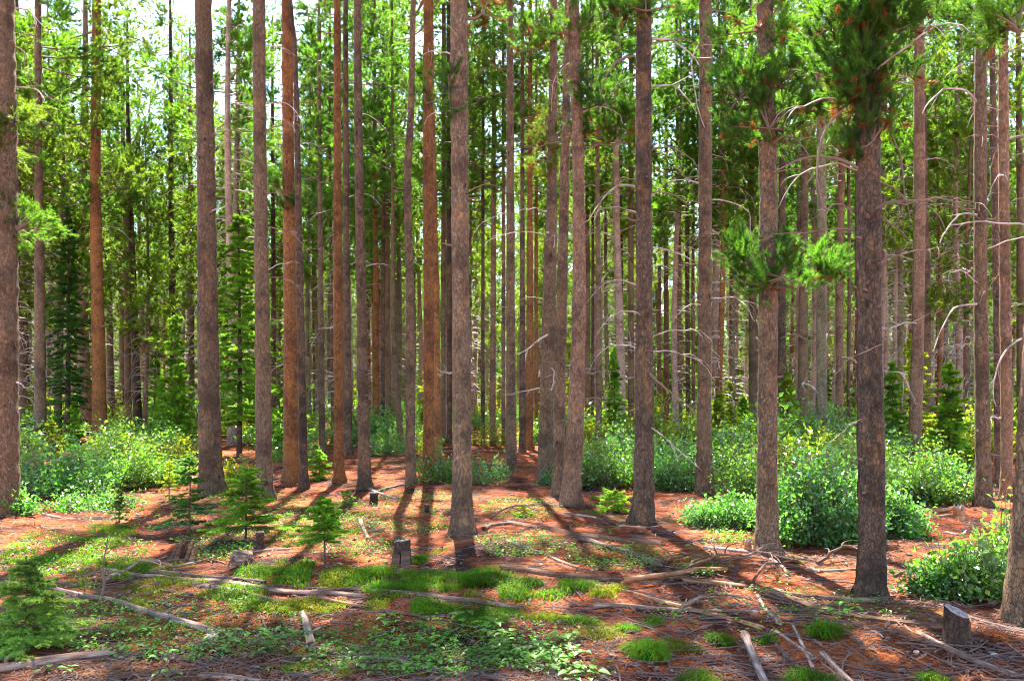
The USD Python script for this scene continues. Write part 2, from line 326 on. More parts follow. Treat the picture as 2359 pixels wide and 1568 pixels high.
def dead_arc(rng, a, ln, droop=0.5, rise=0.25, r0=0.011, n=8, side=None):
    """an arching dead branch from the origin"""
    out = np.array([np.cos(a), np.sin(a), 0]); sd = np.array([-out[1], out[0], 0]); t = np.linspace(0, 1, n)[:, None]
    k = rng.uniform(-0.3, 0.3)
    line = out * ln * (t - 0.18 * t ** 3) + np.array([0, 0, 1]) * ln * (rise * t * 1.6 - (droop + rise) * t ** 2.3) + sd * ln * k * t ** 2
    line[1:] += np.cumsum(rng.normal(0, 0.016 * ln, (n - 1, 3)), 0)
    return line, np.linspace(r0, r0 * 0.28, n)

# ------------------------------------------------------------------ named pine trunks
T0 = 0.0
#  base x, base y, width at base, [(x, y, width) ...] up the trunk, height, crown base, bark, dead branches, label
PINES = [
 (10, 1182, 62, [(10, 700, 56), (8, 300, 54), (3, 0, 52)], 21, 9, 'grey', 7, 'thick pine trunk cut by the left edge with a leafy shrub at its foot'),
 (56, 1003, 25, [(50, 600, 19), (40, 200, 14)], 20, 9, 'grey', 4, 'slim pinkish grey pine just right of the thick trunk at the left edge'),
 (94, 1020, 26, [(91, 700, 22), (89, 300, 16), (88, 0, 14)], 21, 8, 'grey', 6, 'pine rising between the left edge trunk and the dark spruce'),
 (200, 990, 28, [(191, 700, 22), (196, 100, 12)], 22, 10, 'pink', 5, 'pale pink grey pine standing touching an orange pine behind the left shrubs'),
 (230, 1013, 31, [(223, 560, 25), (221, 300, 22), (221, 0, 18)], 21, 8, 'orange', 16, 'orange barked pine with many dark dead branches above the left shrubs'),
 (256, 976, 17, [(252, 560, 11), (250, 300, 8)], 17, 6, 'grey', 3, 'thin grey pine right of the orange barked pine, behind the tall left shrub'),
 (284, 972, 15, [(277, 560, 11), (270, 300, 8)], 16, 6, 'pink', 2, 'first of three close slim trunks behind the tall left shrub, pinkish'),
 (297, 990, 17, [(290, 560, 12), (284, 300, 9)], 17, 6, 'grey', 2, 'second of three close slim trunks behind the tall left shrub'),
 (319, 998, 21, [(304, 600, 14), (300, 480, 12), (296, 300, 9)], 17, 6, 'dark', 2, 'dark leaning slim trunk, third of three behind the tall left shrub'),
 (333, 966, 14, [(322, 560, 9), (318, 300, 7)], 17, 7, 'pink', 2, 'slender pink trunk leaning left, right of the dark leaning slim trunk'),
 (349, 948, 10, [(345, 600, 8)], 18, 8, 'grey', 1, 'very thin far trunk, first of a far trio left of the big dark grey pine'),
 (364, 955, 11, [(360, 600, 9)], 18, 8, 'grey', 1, 'very thin far trunk, middle of a far trio left of the big dark grey pine'),
 (378, 947, 13, [(371, 600, 10)], 18, 8, 'pale', 1, 'pale far trunk with a lit right edge left of the big dark grey pine'),
 (399, 998, 16, [(396, 600, 13), (393, 270, 10)], 18, 7, 'dark', 5, 'dark straight slim pine standing clear behind the yellow green shrub'),
 (441, 987, 14, [(440, 600, 12), (438, 300, 9)], 18, 7, 'grey', 6, 'slim pine close on the left of the big dark grey pine'),
 (487, 1130, 54, [(479, 800, 47), (474, 400, 40), (468, 0, 36)], 22, 10, 'grey', 9, 'big dark grey pine left of the bright young fir with an orange resin spot'),
 (609, 1147, 39, [(604, 800, 34), (599, 400, 30), (597, 0, 28)], 22, 10, 'grey', 9, 'tall grey pine right of the bright young fir, base behind the fir seedlings'),
 (631, 990, 11, [(629, 600, 10), (628, 300, 8)], 18, 7, 'dark', 8, 'thin dark trunk with whitish twigs between two big left pines'),
 (670, 1105, 35, [(669, 800, 31), (664, 400, 27), (661, 0, 24)], 22, 10, 'orange', 6, 'stout orange barked pine with a flared base and a needle clump halfway up'),
 (700, 1122, 20, [(696, 900, 18), (690, 600, 16), (679, 130, 11), (668, 0, 9)], 17, 9, 'dark', 5, 'thin dark brown pine leaning against the stout orange pine'),
 (726, 978, 9, [(722, 600, 7)], 19, 8, 'orange', 1, 'thin orange far trunk right of the thin dark leaning pine'),
 (742, 1034, 14, [(738, 600, 12), (736, 300, 9)], 19, 7, 'grey', 3, 'slim grey pine left of the brown twin pair near the left centre'),
 (766, 1012, 8, [(762, 600, 7)], 18, 7, 'dark', 1, 'very thin dark trunk touching the left side of the straight red brown pine'),
 (781, 1106, 24, [(778, 700, 20), (777, 0, 15)], 21, 10, 'orange', 4, 'straight red brown pine throwing a long shadow toward the left'),
 (802, 1048, 20, [(798, 600, 16), (796, 160, 12)], 20, 9, 'dark', 12, 'dark pine bristling with short pale twigs between two straight brown pines'),
 (840, 1122, 31, [(832, 700, 23), (825, 300, 19), (824, 0, 17)], 22, 10, 'grey', 4, 'straight bare grey pine with two fallen sticks at its foot'),
 (867, 1000, 15, [(866, 700, 14), (864, 400, 10)], 19, 8, 'orange', 3, 'bright orange slim pine just right of the straight bare grey pine'),
 (881, 1004, 11, [(882, 700, 10)], 19, 8, 'dark', 2, 'thin dark trunk between an orange and a brown trunk left of centre'),
 (895, 994, 14, [(893, 700, 12)], 19, 8, 'grey', 2, 'brown slim trunk right of the thin dark one left of centre'),
 (926, 1031, 15, [(905, 700, 10), (904, 480, 8)], 14, 7, 'grey', 2, 'slim trunk leaning left with a green foot left of the wavy pine'),
 (945, 1116, 23, [(944, 700, 19), (939, 420, 18), (947, 250, 15), (952, 0, 12)], 21, 10, 'grey', 4, 'wavy red brown pine with a kink two thirds of the way up'),
 (986, 1110, 24, [(987, 700, 24), (985, 300, 23), (987, 0, 22)], 21, 10, 'orange', 5, 'front trunk of the orange pine pair with a shrub at its foot'),
 (1007, 1062, 20, [(1003, 700, 18), (995, 300, 15)], 21, 10, 'orange', 4, 'rear trunk of the orange pine pair, brighter orange low down'),
 (1021, 1012, 11, [(1021, 600, 10)], 19, 8, 'grey', 5, 'left one of two slim trunks just left of the big central pine'),
 (1035, 1016, 13, [(1034, 600, 12)], 19, 8, 'dark', 5, 'right one of two slim trunks just left of the big central pine'),
 (1065, 1236, 53, [(1064, 1100, 46), (1061, 700, 40), (1058, 300, 40), (1057, 0, 40)], 22, 11, 'grey', 6, 'big central pine with its shadow falling straight toward the viewer'),
 (1112, 1018, 9, [(1112, 600, 8)], 18, 7, 'dark', 6, 'thin dark trunk among pale twigs right of the big central pine'),
 (1134, 1018, 14, [(1136, 600, 12)], 18, 8, 'pink', 12, 'pink trunk with many pale dead twigs right of the big central pine'),
 (1159, 1020, 9, [(1159, 600, 8)], 18, 8, 'grey', 3, 'thin trunk touching the left side of the dark footed pine'),
 (1177, 1084, 26, [(1176, 700, 20), (1175, 300, 17), (1174, 0, 14)], 20, 9, 'grey', 8, 'brown pine with a dark foot standing beside the needle path'),
 (1203, 1036, 16, [(1203, 700, 12)], 19, 8, 'dark', 4, 'dark pine beyond the path, left of an orange stub of trunk'),
 (1219, 1028, 19, [(1220, 700, 15)], 18, 8, 'orange', 4, 'orange pine beyond the path, right of a dark one'),
 (1235, 1014, 9, [(1235, 700, 8)], 18, 8, 'orange', 2, 'thin orange far pine at the left edge of the trunk cluster'),
 (1255, 1108, 37, [(1262, 800, 30), (1268, 600, 26), (1274, 150, 18)], 18, 8.5, 'grey', 12, 'left trunk of the close cluster of three, leaning right under yellow green tufts'),
 (1285, 1144, 26, [(1291, 800, 25), (1299, 450, 22), (1306, 150, 17)], 19, 9, 'grey', 6, 'slim middle trunk of the close cluster of three'),
 (1313, 1164, 44, [(1328, 900, 36), (1334, 700, 31), (1330, 300, 27), (1318, 0, 28)], 20, 9, 'pink', 8, 'right trunk of the close cluster of three with a pale stripped base'),
 (1354, 1002, 14, [(1353, 700, 12)], 19, 8, 'pink', 4, 'slim pinkish far pine right of the close cluster of three'),
 (1365, 1002, 8, [(1365, 700, 7)], 18, 8, 'dark', 2, 'thin dark far pine right of the slim pinkish one'),
 (1379, 1035, 16, [(1378, 700, 13), (1376, 400, 10)], 19, 8, 'grey', 8, 'brown pine rising from the left end of the centre right shrubs'),
 (1430, 990, 11, [(1430, 700, 9)], 19, 8, 'dark', 5, 'thin dark trunk left of the blotched dark pine'),
 (1453, 1008, 15, [(1453, 600, 13), (1453, 200, 11)], 20, 8, 'grey', 7, 'slim grey trunk half hidden by the blotched dark pine'),
 (1481, 1202, 50, [(1484, 900, 42), (1484, 600, 38), (1482, 300, 36), (1482, 0, 34)], 21, 10, 'dark', 18, 'big blotched dark pine right of centre with a blackish foot and arching branches'),
 (1518, 965, 10, [(1518, 600, 8)], 19, 8, 'pink', 6, 'pink far trunk just right of the blotched dark pine'),
 (1534, 985, 14, [(1534, 600, 11)], 19, 8, 'grey', 8, 'grey far trunk left of the slim one behind the bare branches'),
 (1565, 1000, 12, [(1564, 600, 10), (1560, 300, 8)], 19, 8, 'grey', 8, 'slim far trunk midway between the two big dark right pines'),
 (1585, 995, 12, [(1583, 600, 10)], 19, 8, 'dark', 6, 'dark slim trunk just left of the tall brown pine with whorls of branches'),
 (1597, 995, 9, [(1596, 600, 8)], 19, 8, 'pink', 4, 'thin trunk touching the left of the tall brown pine with whorls of branches'),
 (1621, 1136, 38, [(1622, 800, 31), (1624, 400, 30), (1625, 0, 29)], 21, 10, 'grey', 20, 'tall brown pine with bare arching branches on both sides behind the right shrubs'),
 (1685, 990, 15, [(1686, 600, 12), (1684, 300, 9)], 19, 8, 'dark', 10, 'slim dark pine halfway between the tall brown pine and the needle tufted pine'),
 (1734, 1010, 19, [(1732, 700, 16)], 19, 8, 'grey', 6, 'grey trunk close on the left of the needle tufted pine'),
 (1767, 1273, 52, [(1766, 1100, 45), (1767, 700, 42), (1766, 400, 40), (1760, 0, 38)], 20, 10, 'grey', 8, 'big grey pine with green needle tufts halfway up and a wood chunk at its foot'),
 (1797, 1032, 24, [(1800, 700, 19)], 19, 8, 'dark', 5, 'dark trunk showing behind the right side of the needle tufted pine'),
 (1848, 1028, 25, [(1850, 700, 20), (1853, 400, 17)], 19, 8, 'grey', 9, 'brown pine behind the big right shrub, left of the pale pine'),
 (1893, 1052, 25, [(1893, 700, 22), (1891, 400, 20), (1884, 0, 16)], 20, 9, 'pale', 18, 'pale olive grey pine full of white dead branches behind the big right shrub'),
 (1932, 1022, 18, [(1934, 700, 17), (1938, 400, 15)], 19, 8, 'pink', 9, 'pinkish pine right of the pale olive grey pine'),
 (1954, 1022, 9, [(1954, 700, 8)], 18, 8, 'grey', 4, 'thin trunk close on the left of the near dark pine'),
 (2009, 1370, 61, [(2006, 1100, 58), (2001, 700, 56), (1999, 400, 54), (1996, 0, 46)], 17, 8, 'dark', 10, 'near dark pine with rusty flecked bark and a bushy needle mass around its upper trunk'),
 (2105, 1066, 29, [(2114, 700, 26), (2119, 400, 25), (2117, 0, 18)], 20, 9, 'pink', 10, 'front trunk of the twin pines right of the near dark pine'),
 (2128, 1015, 20, [(2135, 700, 17), (2128, 400, 14)], 20, 9, 'grey', 8, 'rear trunk of the twin pines right of the near dark pine'),
 (2264, 1168, 36, [(2262, 800, 30), (2261, 400, 27), (2258, 0, 24)], 21, 9, 'grey', 22, 'grey pine right of the small back stump with long hooked branches'),
 (2300, 1122, 20, [(2295, 700, 17), (2289, 300, 14), (2286, 0, 11)], 20, 9, 'dark', 12, 'darker trunk half hidden between two right hand pines'),
 (2319, 1158, 26, [(2315, 700, 23), (2313, 300, 22), (2312, 0, 20)], 20, 9, 'pink', 20, 'slim pinkish pine with curling bare branches near the right edge'),
 (2348, 1432, 72, [(2362, 1200, 58), (2380, 900, 54), (2396, 600, 52), (2420, 0, 46)], 18, 9, 'grey', 3, 'leaning near pine cut by the right edge with a wide rough foot'),
 (2352, 1012, 18, [(2349, 600, 15), (2346, 200, 12)], 19, 9, 'pink', 16, 'far twiggy pine at the right edge above the leaning near trunk'),
]
PLACED = []
TREES = {}
def build_pine(idx, spec):
    bx, by, wb, up, H, cb, tone, nd, label = spec
    rng = np.random.default_rng(1000 + idx)
    base = at(bx, by); Y = base[1]
    PLACED.append(base[:2])
    t = thing('pine_tree', base)
    tag(t, label, 'pine tree')
    # trunk line in metres above the base
    zs, xs_, rs = [0.0], [0.0], [wb / 2 / K * Y]
    for (x, y, w) in up:
        q = at(x, y, Y); zs.append(q[2] - base[2]); xs_.append(q[0] - base[0]); rs.append(w / 2 / K * Y)
    zt, xt, rt = zs[-1], xs_[-1], rs[-1]
    H = max(H, zt + 3)
    lean = (xs_[-1] - xs_[-2]) / max(zs[-1] - zs[-2], .5) * 0.5
    zs.append(H); xs_.append(xt + lean * (H - zt)); rs.append(0.03)
    from scipy.interpolate import PchipInterpolator
    zm = min(H, EYE + HZ / K * Y + .6)         # as far up as the picture reaches
    step = .06 if Y < 11 else .10 if Y < 16 else .35
    z = np.r_[np.linspace(0, .6, 13)[:-1], np.arange(.6, zm, step), np.linspace(zm, H, 8)[1:]]; n = len(z)
    X = PchipInterpolator(zs, xs_)(z); R = PchipInterpolator(zs, rs)(z)
    wob = rng.uniform(-1, 1) * 0.05
    line = np.stack([X, wob * np.sin(z * 0.5 + idx) * np.minimum(z / 4, 1), z], 1)
    line[0, 2] = -0.15
    R = R * (1 + 0.38 * np.exp(-z / 0.13)) * (1 + .05 * (meshkit.noise(np.stack([z * 1.3, z * 0 + idx, z * 0], 1), 2) - .5))
    sides = 36 if Y < 11 else 24 if Y < 16 else 12
    v, f = tube(line, R, sides, idx, 0.17 if Y < 16 else .12, nscale=9.0 if Y < 16 else 4.0)
    # root flare lobes
    ang = np.arctan2(v[:, 1] - 0, v[:, 0]); k = 1 + 0.26 * np.exp(-np.maximum(v[:, 2], 0) / 0.12) * np.sin(ang * (3 + idx % 3) + idx * 1.7)
    low = v[:, 2] < 0.8
    v[low, :2] = v[low, :2] * k[low, None]
    obj('trunk', (v, f), B[tone], t, smooth=60)
    # crown
    s = (H - cb) / 10.0 * 1.04
    cx = float(np.interp(cb + (H - cb) * .4, z, X))
    copy('crown', CROWNS[idx % 3 + (3 if Y < 25 else 0)], (cx, 0, cb), rng.uniform(0, 6.28), (s * rng.uniform(.9, 1.15) * (.78 if Y < 17 else 1),) * 2 + (s,), t)
    # dead branches and stubs
    zmax = min(cb + 1.5, EYE + HZ / K * Y + .5)
    for k in range(nd):
        zz = rng.uniform(min(2.0, zmax * .35), zmax)
        a = rng.choice([0, np.pi]) + rng.normal(0, 0.7)
        r = float(np.interp(zz, z, R)); x0 = float(np.interp(zz, z, X)); y0 = float(np.interp(zz, z, line[:, 1]))
        ln = rng.uniform(0.25, 1.25) if nd > 7 else rng.uniform(0.12, 0.7)
        L, rr = dead_arc(rng, a, ln, rng.uniform(0.05, 0.6), rng.uniform(0.0, 0.3), 0.005 + 0.005 * min(ln, 1.1), 10)
        L = L + [x0 + np.cos(a) * r * .8, y0 + np.sin(a) * r * .8, zz]
        prs = [tube(L, rr, 5)]
        if ln > 0.6:
            for m in range(rng.integers(1, 4)):
                i0 = rng.integers(3, 7)
                l2, r2 = dead_arc(rng, a + rng.choice([-1, 1]) * rng.uniform(.4, 1.0), ln * rng.uniform(.2, .45), .5, .1, rr[i0] * .7, 5)
                prs.append(tube(l2 + L[i0], r2, 4))
        obj('dead_branch', join(prs), DEADBR if rng.random() < 0.45 else LIMB, t)
    for k in range(int(16 if Y < 16 else 3)):
        zz = rng.uniform(.7, min(zmax, EYE + HZ / K * Y)); a = rng.uniform(np.pi, 2 * np.pi)
        r = float(np.interp(zz, z, R)); x0 = float(np.interp(zz, z, X)); y0 = float(np.interp(zz, z, line[:, 1]))
        d = np.array([np.cos(a), np.sin(a), rng.uniform(-.2, .5)]); p0 = np.array([x0, y0, zz]) + d * r * .75
        obj('branch_stub', tube([p0, p0 + d * (r * .35), p0 + d * (r * .35 + rng.choice([.01, .02, .05, .10]))], [.019, .013, .006], 6), LIMB, t)
    TREES[idx] = (t, base)
for idx, spec in enumerate(PINES):
    build_pine(idx, spec)

def find(text):
    hits = [i for i, s_ in enumerate(PINES) if s_[-1].startswith(text)]
    return hits[0] if hits else next(i for i, s_ in enumerate(PINES) if text in s_[-1])

# ------------------------------------------------------------------ living needle clumps that hang into the picture
def clump(tree_text, cx, cy, rx, ry, n, mat, seed, dead=0.08, up=0.6, limb=True, needle=0.062, dy=0.0, dens=60):
    n = int(n * 1.6); rx, ry = rx * 1.12, ry * 1.12
    """a bushy live branch: photograph centre cx, cy and half sizes rx, ry at the tree's depth"""
    rng = np.random.default_rng(seed)
    t, base = TREES[find(tree_text)]
    Y = base[1] + dy; c = at(cx, cy, Y) - base
    a, b = rx / K * Y, ry / K * Y
    # a few sub-sprays, each a bunch of shoots that leave one twig
    nb = max(3, n // 14); P, D, tb = [], [], []
    for k in range(nb):
        q = rng.normal(size=3); q = q / np.linalg.norm(q) * rng.uniform(.25, .95)
        hub = c + q * [a, a * .8, b]
        m = int(n / nb); tt = rng.uniform(0, 1, (m, 1))
        d = unit(q * [1, 1, .6] + [0, 0, up * .7])
        P.append(hub + d * tt * 0.16 + rng.normal(0, .055, (m, 3))); D.append(d * .6 + rng.normal(0, .5, (m, 3)) + [0, 0, up])
        tb.append(tube(bend([c * [1, 1, 1] + [0, 0, -b * .2], c * .45 + hub * .55, hub + d * .15], 6), np.linspace(.011, .004, 6), 5))
    P, D = np.vstack(P), np.vstack(D)
    pick = rng.random(len(P)) < dead
    L = rng.uniform(.08, .19, len(P))
    if (~pick).any(): obj('needle_clump', shoots(P[~pick], D[~pick], L[~pick], dens, needle, 0.0062, rng), mat, t)
    if pick.any(): obj('dead_needle_clump', shoots(P[pick], D[pick] * [1, 1, -.3], L[pick] * .7, dens, needle, 0.004, rng), DEADN, t)
    if limb:
        x0 = np.array([0.0, 0, c[2] - abs(c[0]) * .25])
        tb.append(tube(bend([x0, x0 * .5 + c * .5 + [0, 0, -.05], c], 7), np.linspace(.02, .011, 7), 6))
    obj('live_branch', join(tb), LIMB, t)

near = 'near dark pine with rusty'
clump(near, 1985, 85, 100, 80, 260, NEEDLE_D, 1, .06, .9)
clump(near, 1930, 40, 60, 45, 90, NEEDLE, 11, .04, .8)
clump(near, 2055, 55, 60, 60, 110, NEEDLE, 12, .04, .8)
clump(near, 1995, 210, 75, 50, 170, NEEDLE_D, 2, .2, .9, False)
clump(near, 2010, 310, 38, 70, 70, NEEDLE_D, 3, .2, .9, False, dy=-.08)
tuft = 'needle tufted pine' if False else 'green needle tufts halfway up'
clump(tuft, 1700, 215, 65, 55, 130, NEEDLE_D, 4, .04)
clump(tuft, 1800, 190, 70, 60, 130, NEEDLE, 5, .05)
clump(tuft, 1770, 285, 50, 50, 90, NEEDLE_D, 6, .12, dy=-.2)
clump(tuft, 1860, 245, 45, 40, 70, NEEDLE, 7, .03)
clump(tuft, 1725, 600, 45, 38, 75, NEEDLE_D, 8, .02)
clump(tuft, 1800, 630, 55, 38, 95, NEEDLE_D, 9, .02, dy=-.3)
clump(tuft, 1905, 630, 50, 32, 70, NEEDLE_D, 10, .02)
clump(tuft, 1755, 60, 75, 50, 110, NEEDLE, 13, .1)
clst = 'left trunk of the close cluster'
clump(clst, 1255, 310, 38, 55, 120, NEEDLE_Y, 14, .30, .5)
clump(clst, 1262, 400, 30, 30, 60, NEEDLE_Y, 15, .25, .4)
clump(clst, 1235, 95, 60, 45, 110, NEEDLE, 16, .2)
rt = 'pale stripped base'
clump(rt, 1385, 235, 75, 45, 150, NEEDLE_D, 17, .10, .5)
clump(rt, 1400, 320, 60, 60, 130, NEEDLE, 18, .15, .4)
clump(rt, 1320, 80, 60, 50, 120, NEEDLE, 19, .1)
clump(rt, 1450, 275, 45, 40, 70, NEEDLE_D, 20, .1)
org = 'needle clump halfway up'
clump(org, 650, 440, 33, 38, 90, NEEDLE_D, 21, .06, .4)
clump(org, 682, 462, 16, 34, 40, NEEDLE_D, 22, .04, .4)
clump('second of three close', 288, 390, 40, 36, 110, NEEDLE_D, 23, .05, .5)
clump('slim pine close on the left', 395, 690, 60, 48, 130, NEEDLE, 24, .03, .4, needle=.09)
left = 'cut by the left edge'
clump(left, 14, 265, 34, 26, 60, NEEDLE_Y, 25, .02, .2)
clump(left, 20, 345, 34, 34, 70, NEEDLE_Y, 26, .02, .2)
clump(left, 40, 520, 60, 40, 110, NEEDLE, 27, .02, .2)
clump('big blotched dark pine', 1440, 35, 55, 36, 70, NEEDLE_D, 28, .08, .4)
clump('big blotched dark pine', 1487, 20, 40, 26, 50, NEEDLE, 29, .03, .4, dy=-.2)
clump('big central pine', 1112, 28, 28, 28, 50, NEEDLE_D, 30, .35, .1)
clump('big central pine', 1035, 220, 22, 34, 35, NEEDLE_D, 31, .02, .4)
clump('front trunk of the orange pine pair', 980, 235, 28, 20, 36, NEEDLE_D, 32, .05, .3, dy=-.25)
clump('slim pinkish pine with curling', 2310, 55, 60, 60, 120, NEEDLE_D, 33, .03, .6)
clump('grey pine right of the small back stump', 2240, 40, 55, 40, 90, NEEDLE_D, 34, .03, .5)
clump('leaning near pine cut', 2345, 60, 40, 60, 60, NEEDLE, 35, .03, .4)

# long arched bare limbs that stand out in the photograph: (tree, depth shift, photograph points, width)
for text, dy, pts, w in [
    (near, -.05, [(1975, 388), (1930, 372), (1870, 361), (1820, 372), (1784, 392)], 9),
    (near, -.1, [(1940, 255), (1900, 300), (1878, 360), (1876, 420), (1890, 500), (1895, 560)], 8),
    (near, .05, [(1970, 488), (1930, 475), (1905, 480), (1888, 500)], 8),
    (near, 0, [(2038, 290), (2075, 360), (2085, 440), (2075, 500), (2050, 545)], 5),
    (near, 0, [(2028, 420), (2060, 440), (2085, 480), (2092, 515)], 6),
    (near, 0, [(2028, 500), (2060, 520), (2100, 555)], 5),
    (near, 0, [(2030, 760), (2060, 757), (2090, 750)], 7), (near, 0, [(2030, 812), (2052, 812)], 6), (near, 0, [(2030, 852), (2065, 856)], 5),
    (near, 0, [(1972, 835), (1950, 825), (1940, 818)], 6), (near, -.1, [(1972, 972), (1942, 967)], 6),
    ('grey pine right of the small back stump', 0, [(2250, 235), (2215, 206), (2180, 204), (2145, 225), (2115, 262)], 7),
    ('grey pine right of the small back stump', 0, [(2250, 495), (2215, 490), (2180, 520), (2155, 560)], 6),
    ('grey pine right of the small back stump', 0, [(2250, 700), (2200, 705), (2170, 740), (2145, 800)], 6),
    ('slim pinkish pine with curling', -.1, [(2352, 780), (2320, 800), (2300, 840), (2292, 900), (2298, 930)], 6),
    ('slim pinkish pine with curling', -.1, [(2305, 962), (2275, 958), (2250, 957)], 6),
    ('big blotched dark pine', 0, [(1462, 430), (1430, 428), (1400, 445), (1375, 470), (1350, 505)], 7),
    ('big blotched dark pine', 0, [(1462, 130), (1425, 135), (1400, 160), (1390, 190)], 8),
    ('big blotched dark pine', 0, [(1500, 90), (1540, 98), (1575, 125), (1600, 160)], 7),
    ('big blotched dark pine', 0, [(1500, 200), (1545, 200), (1585, 225), (1610, 260)], 6),
    ('big blotched dark pine', 0, [(1500, 345), (1540, 342), (1575, 360), (1605, 385)], 6),
    ('big blotched dark pine', -.1, [(1495, 860), (1530, 895), (1570, 925), (1600, 955)], 8),
    ('big blotched dark pine', -.1, [(1500, 985), (1535, 1010), (1575, 1045), (1612, 1075)], 5),
    ('big blotched dark pine', 0, [(1500, 570), (1550, 580), (1590, 600)], 6),
    ('brown pine with a dark foot', 0, [(1165, 490), (1130, 505), (1100, 530), (1088, 555)], 4),
    (clst, -.15, [(1262, 770), (1235, 785), (1205, 805), (1190, 815)], 7), (clst, -.2, [(1268, 898), (1275, 860), (1266, 845)], 6),
    (clst, -.1, [(1258, 535), (1275, 540), (1272, 575)], 5), (clst, 0, [(1245, 892), (1200, 900), (1155, 905)], 4),
    (rt, 0, [(1345, 858), (1385, 858), (1420, 855)], 5), (rt, 0, [(1343, 918), (1375, 920), (1400, 940)], 5),
    (rt, -.05, [(1312, 965), (1295, 968), (1280, 965)], 4),
    ('big central pine', 0, [(1040, 858), (1018, 860), (1005, 857)], 5), ('big central pine', 0, [(1042, 128), (1010, 118), (975, 130)], 5),
    ('tall brown pine with bare', 0, [(1610, 100), (1590, 150), (1600, 240), (1618, 300)], 5), ('tall brown pine with bare', -.1, [(1640, 460), (1690, 470), (1725, 500), (1722, 545), (1690, 580)], 4),
    ('pale olive grey pine', 0, [(1882, 905), (1860, 885), (1843, 882), (1850, 900)], 6), ('pale olive grey pine', 0, [(1882, 793), (1850, 780), (1830, 770), (1795, 780)], 6),
    ('pale olive grey pine', -.1, [(1900, 972), (1920, 990), (1928, 1030), (1926, 1060)], 5),
    ('big dark grey pine left', 0, [(452, 160), (430, 130), (405, 122), (385, 125)], 5), ('big dark grey pine left', 0, [(452, 265), (425, 240), (398, 230)], 5),
    ('big dark grey pine left', -.1, [(484, 490), (498, 478), (525, 473)], 5), ('big dark grey pine left', 0, [(492, 370), (540, 372), (585, 388)], 5),
    ('tall grey pine right of', 0, [(612, 105), (650, 110), (680, 130)], 4), ('tall grey pine right of', 0, [(612, 240), (655, 235), (690, 270)], 4),
    (left, 0, [(36, 20), (70, 28), (82, 60)], 5), (left, 0, [(36, 110), (58, 125), (65, 170)], 5), (left, -.1, [(36, 200), (80, 205), (110, 235)], 5), (left, 0, [(38, 880), (55, 885)], 5),
    ('orange barked pine with many', 0, [(230, 50), (270, 80), (320, 95), (350, 120)], 5), ('orange barked pine with many', 0, [(212, 75), (185, 85), (150, 100)], 5),
    ('orange barked pine with many', 0, [(230, 110), (275, 125), (310, 150)], 4), ('orange barked pine with many', 0, [(212, 205), (180, 190), (145, 168)], 5),
]:
    t, base = TREES[find(text)]
    Y = base[1] + dy
    L = bend([at(x, y, Y) - base for x, y in pts], 12)
    L[:, 1] += np.linspace(0, 1, 12) * (-.1 + .2 * ((pts[0][0] * 7 % 10) / 10))
    r = w * .40 / K * Y
    rg = np.random.default_rng(int(pts[0][0] * 3 + pts[0][1])); L[1:] += np.cumsum(rg.normal(0, .006, (11, 3)), 0)
    prs = [tube(L, np.linspace(r, r * .35, 12), 6, int(pts[0][0]), .15)]
    for m in range(rg.integers(1, 4)):          # side twigs
        i0 = int(rg.integers(3, 11)); d = unit(L[i0] - L[i0 - 1]) * .6 + rg.normal(0, .6, 3) + [0, 0, -.2]
        q = L[i0] + np.linspace(0, 1, 5)[:, None] * unit(d) * rg.uniform(.08, .3) + np.cumsum(rg.normal(0, .008, (5, 3)), 0) * (np.arange(5) > 0)[:, None]
        q[0] = L[i0]; prs.append(tube(q, np.linspace(r * .4, r * .15, 5), 4))
    obj('dead_branch', join(prs), DEADBR if rg.random() < .6 and w < 7.5 else LIMB, t)

# ------------------------------------------------------------------ far pines, copies of a few kinds
FARKIND = []
for q in range(7):
    rng = np.random.default_rng(300 + q)
    c = kindof('far_pine_kind_' + 'abcdefg'[q])
    H = [20, 17, 22, 13, 18, 21, 15][q]; cb = [8.5, 6.5, 10, 3.5, 8, 9.5, 6][q]
    z = np.linspace(-.2, H, 14); r = np.interp(z, [0, 1, H], [.15, .125, .02]) * rng.uniform(.8, 1.15)
    obj('trunk', tube(np.stack([.12 * np.sin(z * .3 + q) * np.minimum(1, np.maximum(z, 0) / 3), .1 * np.cos(z * .25 + q), z], 1), r, 8, q, .08), B[['sunlit_tan', 'pale', 'sunlit_tan', 'pink', 'sunlit_tan', 'pale', 'orange'][q]], c, smooth=60)
    nd, lb = pine_crown(400 + q, H - cb, [1.6, 1.45, 1.8, 1.4, 1.5, 1.7, 1.45][q], 42, 2.1, 17, .17, .034, .2, 8, .11)
    nd = (nd[0] + [0, 0, cb], nd[1]); lb = (lb[0] + [0, 0, cb], lb[1])
    obj('crown', join([nd]), [NEEDLE, NEEDLE_Y, NEEDLE, NEEDLE_Y, NEEDLE_Y, NEEDLE, NEEDLE][q], c)
    dd = []
    for k in range(85):
        zz = rng.uniform(1.2, cb + 3); ln = rng.uniform(.3, 1.4)
        L, rr = dead_arc(rng, rng.uniform(0, 6.28), ln, rng.uniform(.1, .8), rng.uniform(0, .3), .019, 6)
        dd.append(tube(L + [0, 0, zz], rr, 3))
    obj('limb', lb, LIMB, c)
    tag(obj('dead_branches', join(dd), DEADBR, c), kind='stuff')
    FARKIND.append(c)
rng = np.random.default_rng(77)
P0 = np.array(PLACED); far = [np.array([(px - CX) / K * Y, Y]) for px, Y in ((545, 33), (575, 44), (420, 38), (140, 36), (60, 44), (1085, 46), (905, 40), (2180, 34), (1420, 36), (335, 31), (480, 29), (545, 27), (1230, 44), (1690, 31), (1560, 29), (2080, 28), (2300, 30), (80, 29))]
tries = 0
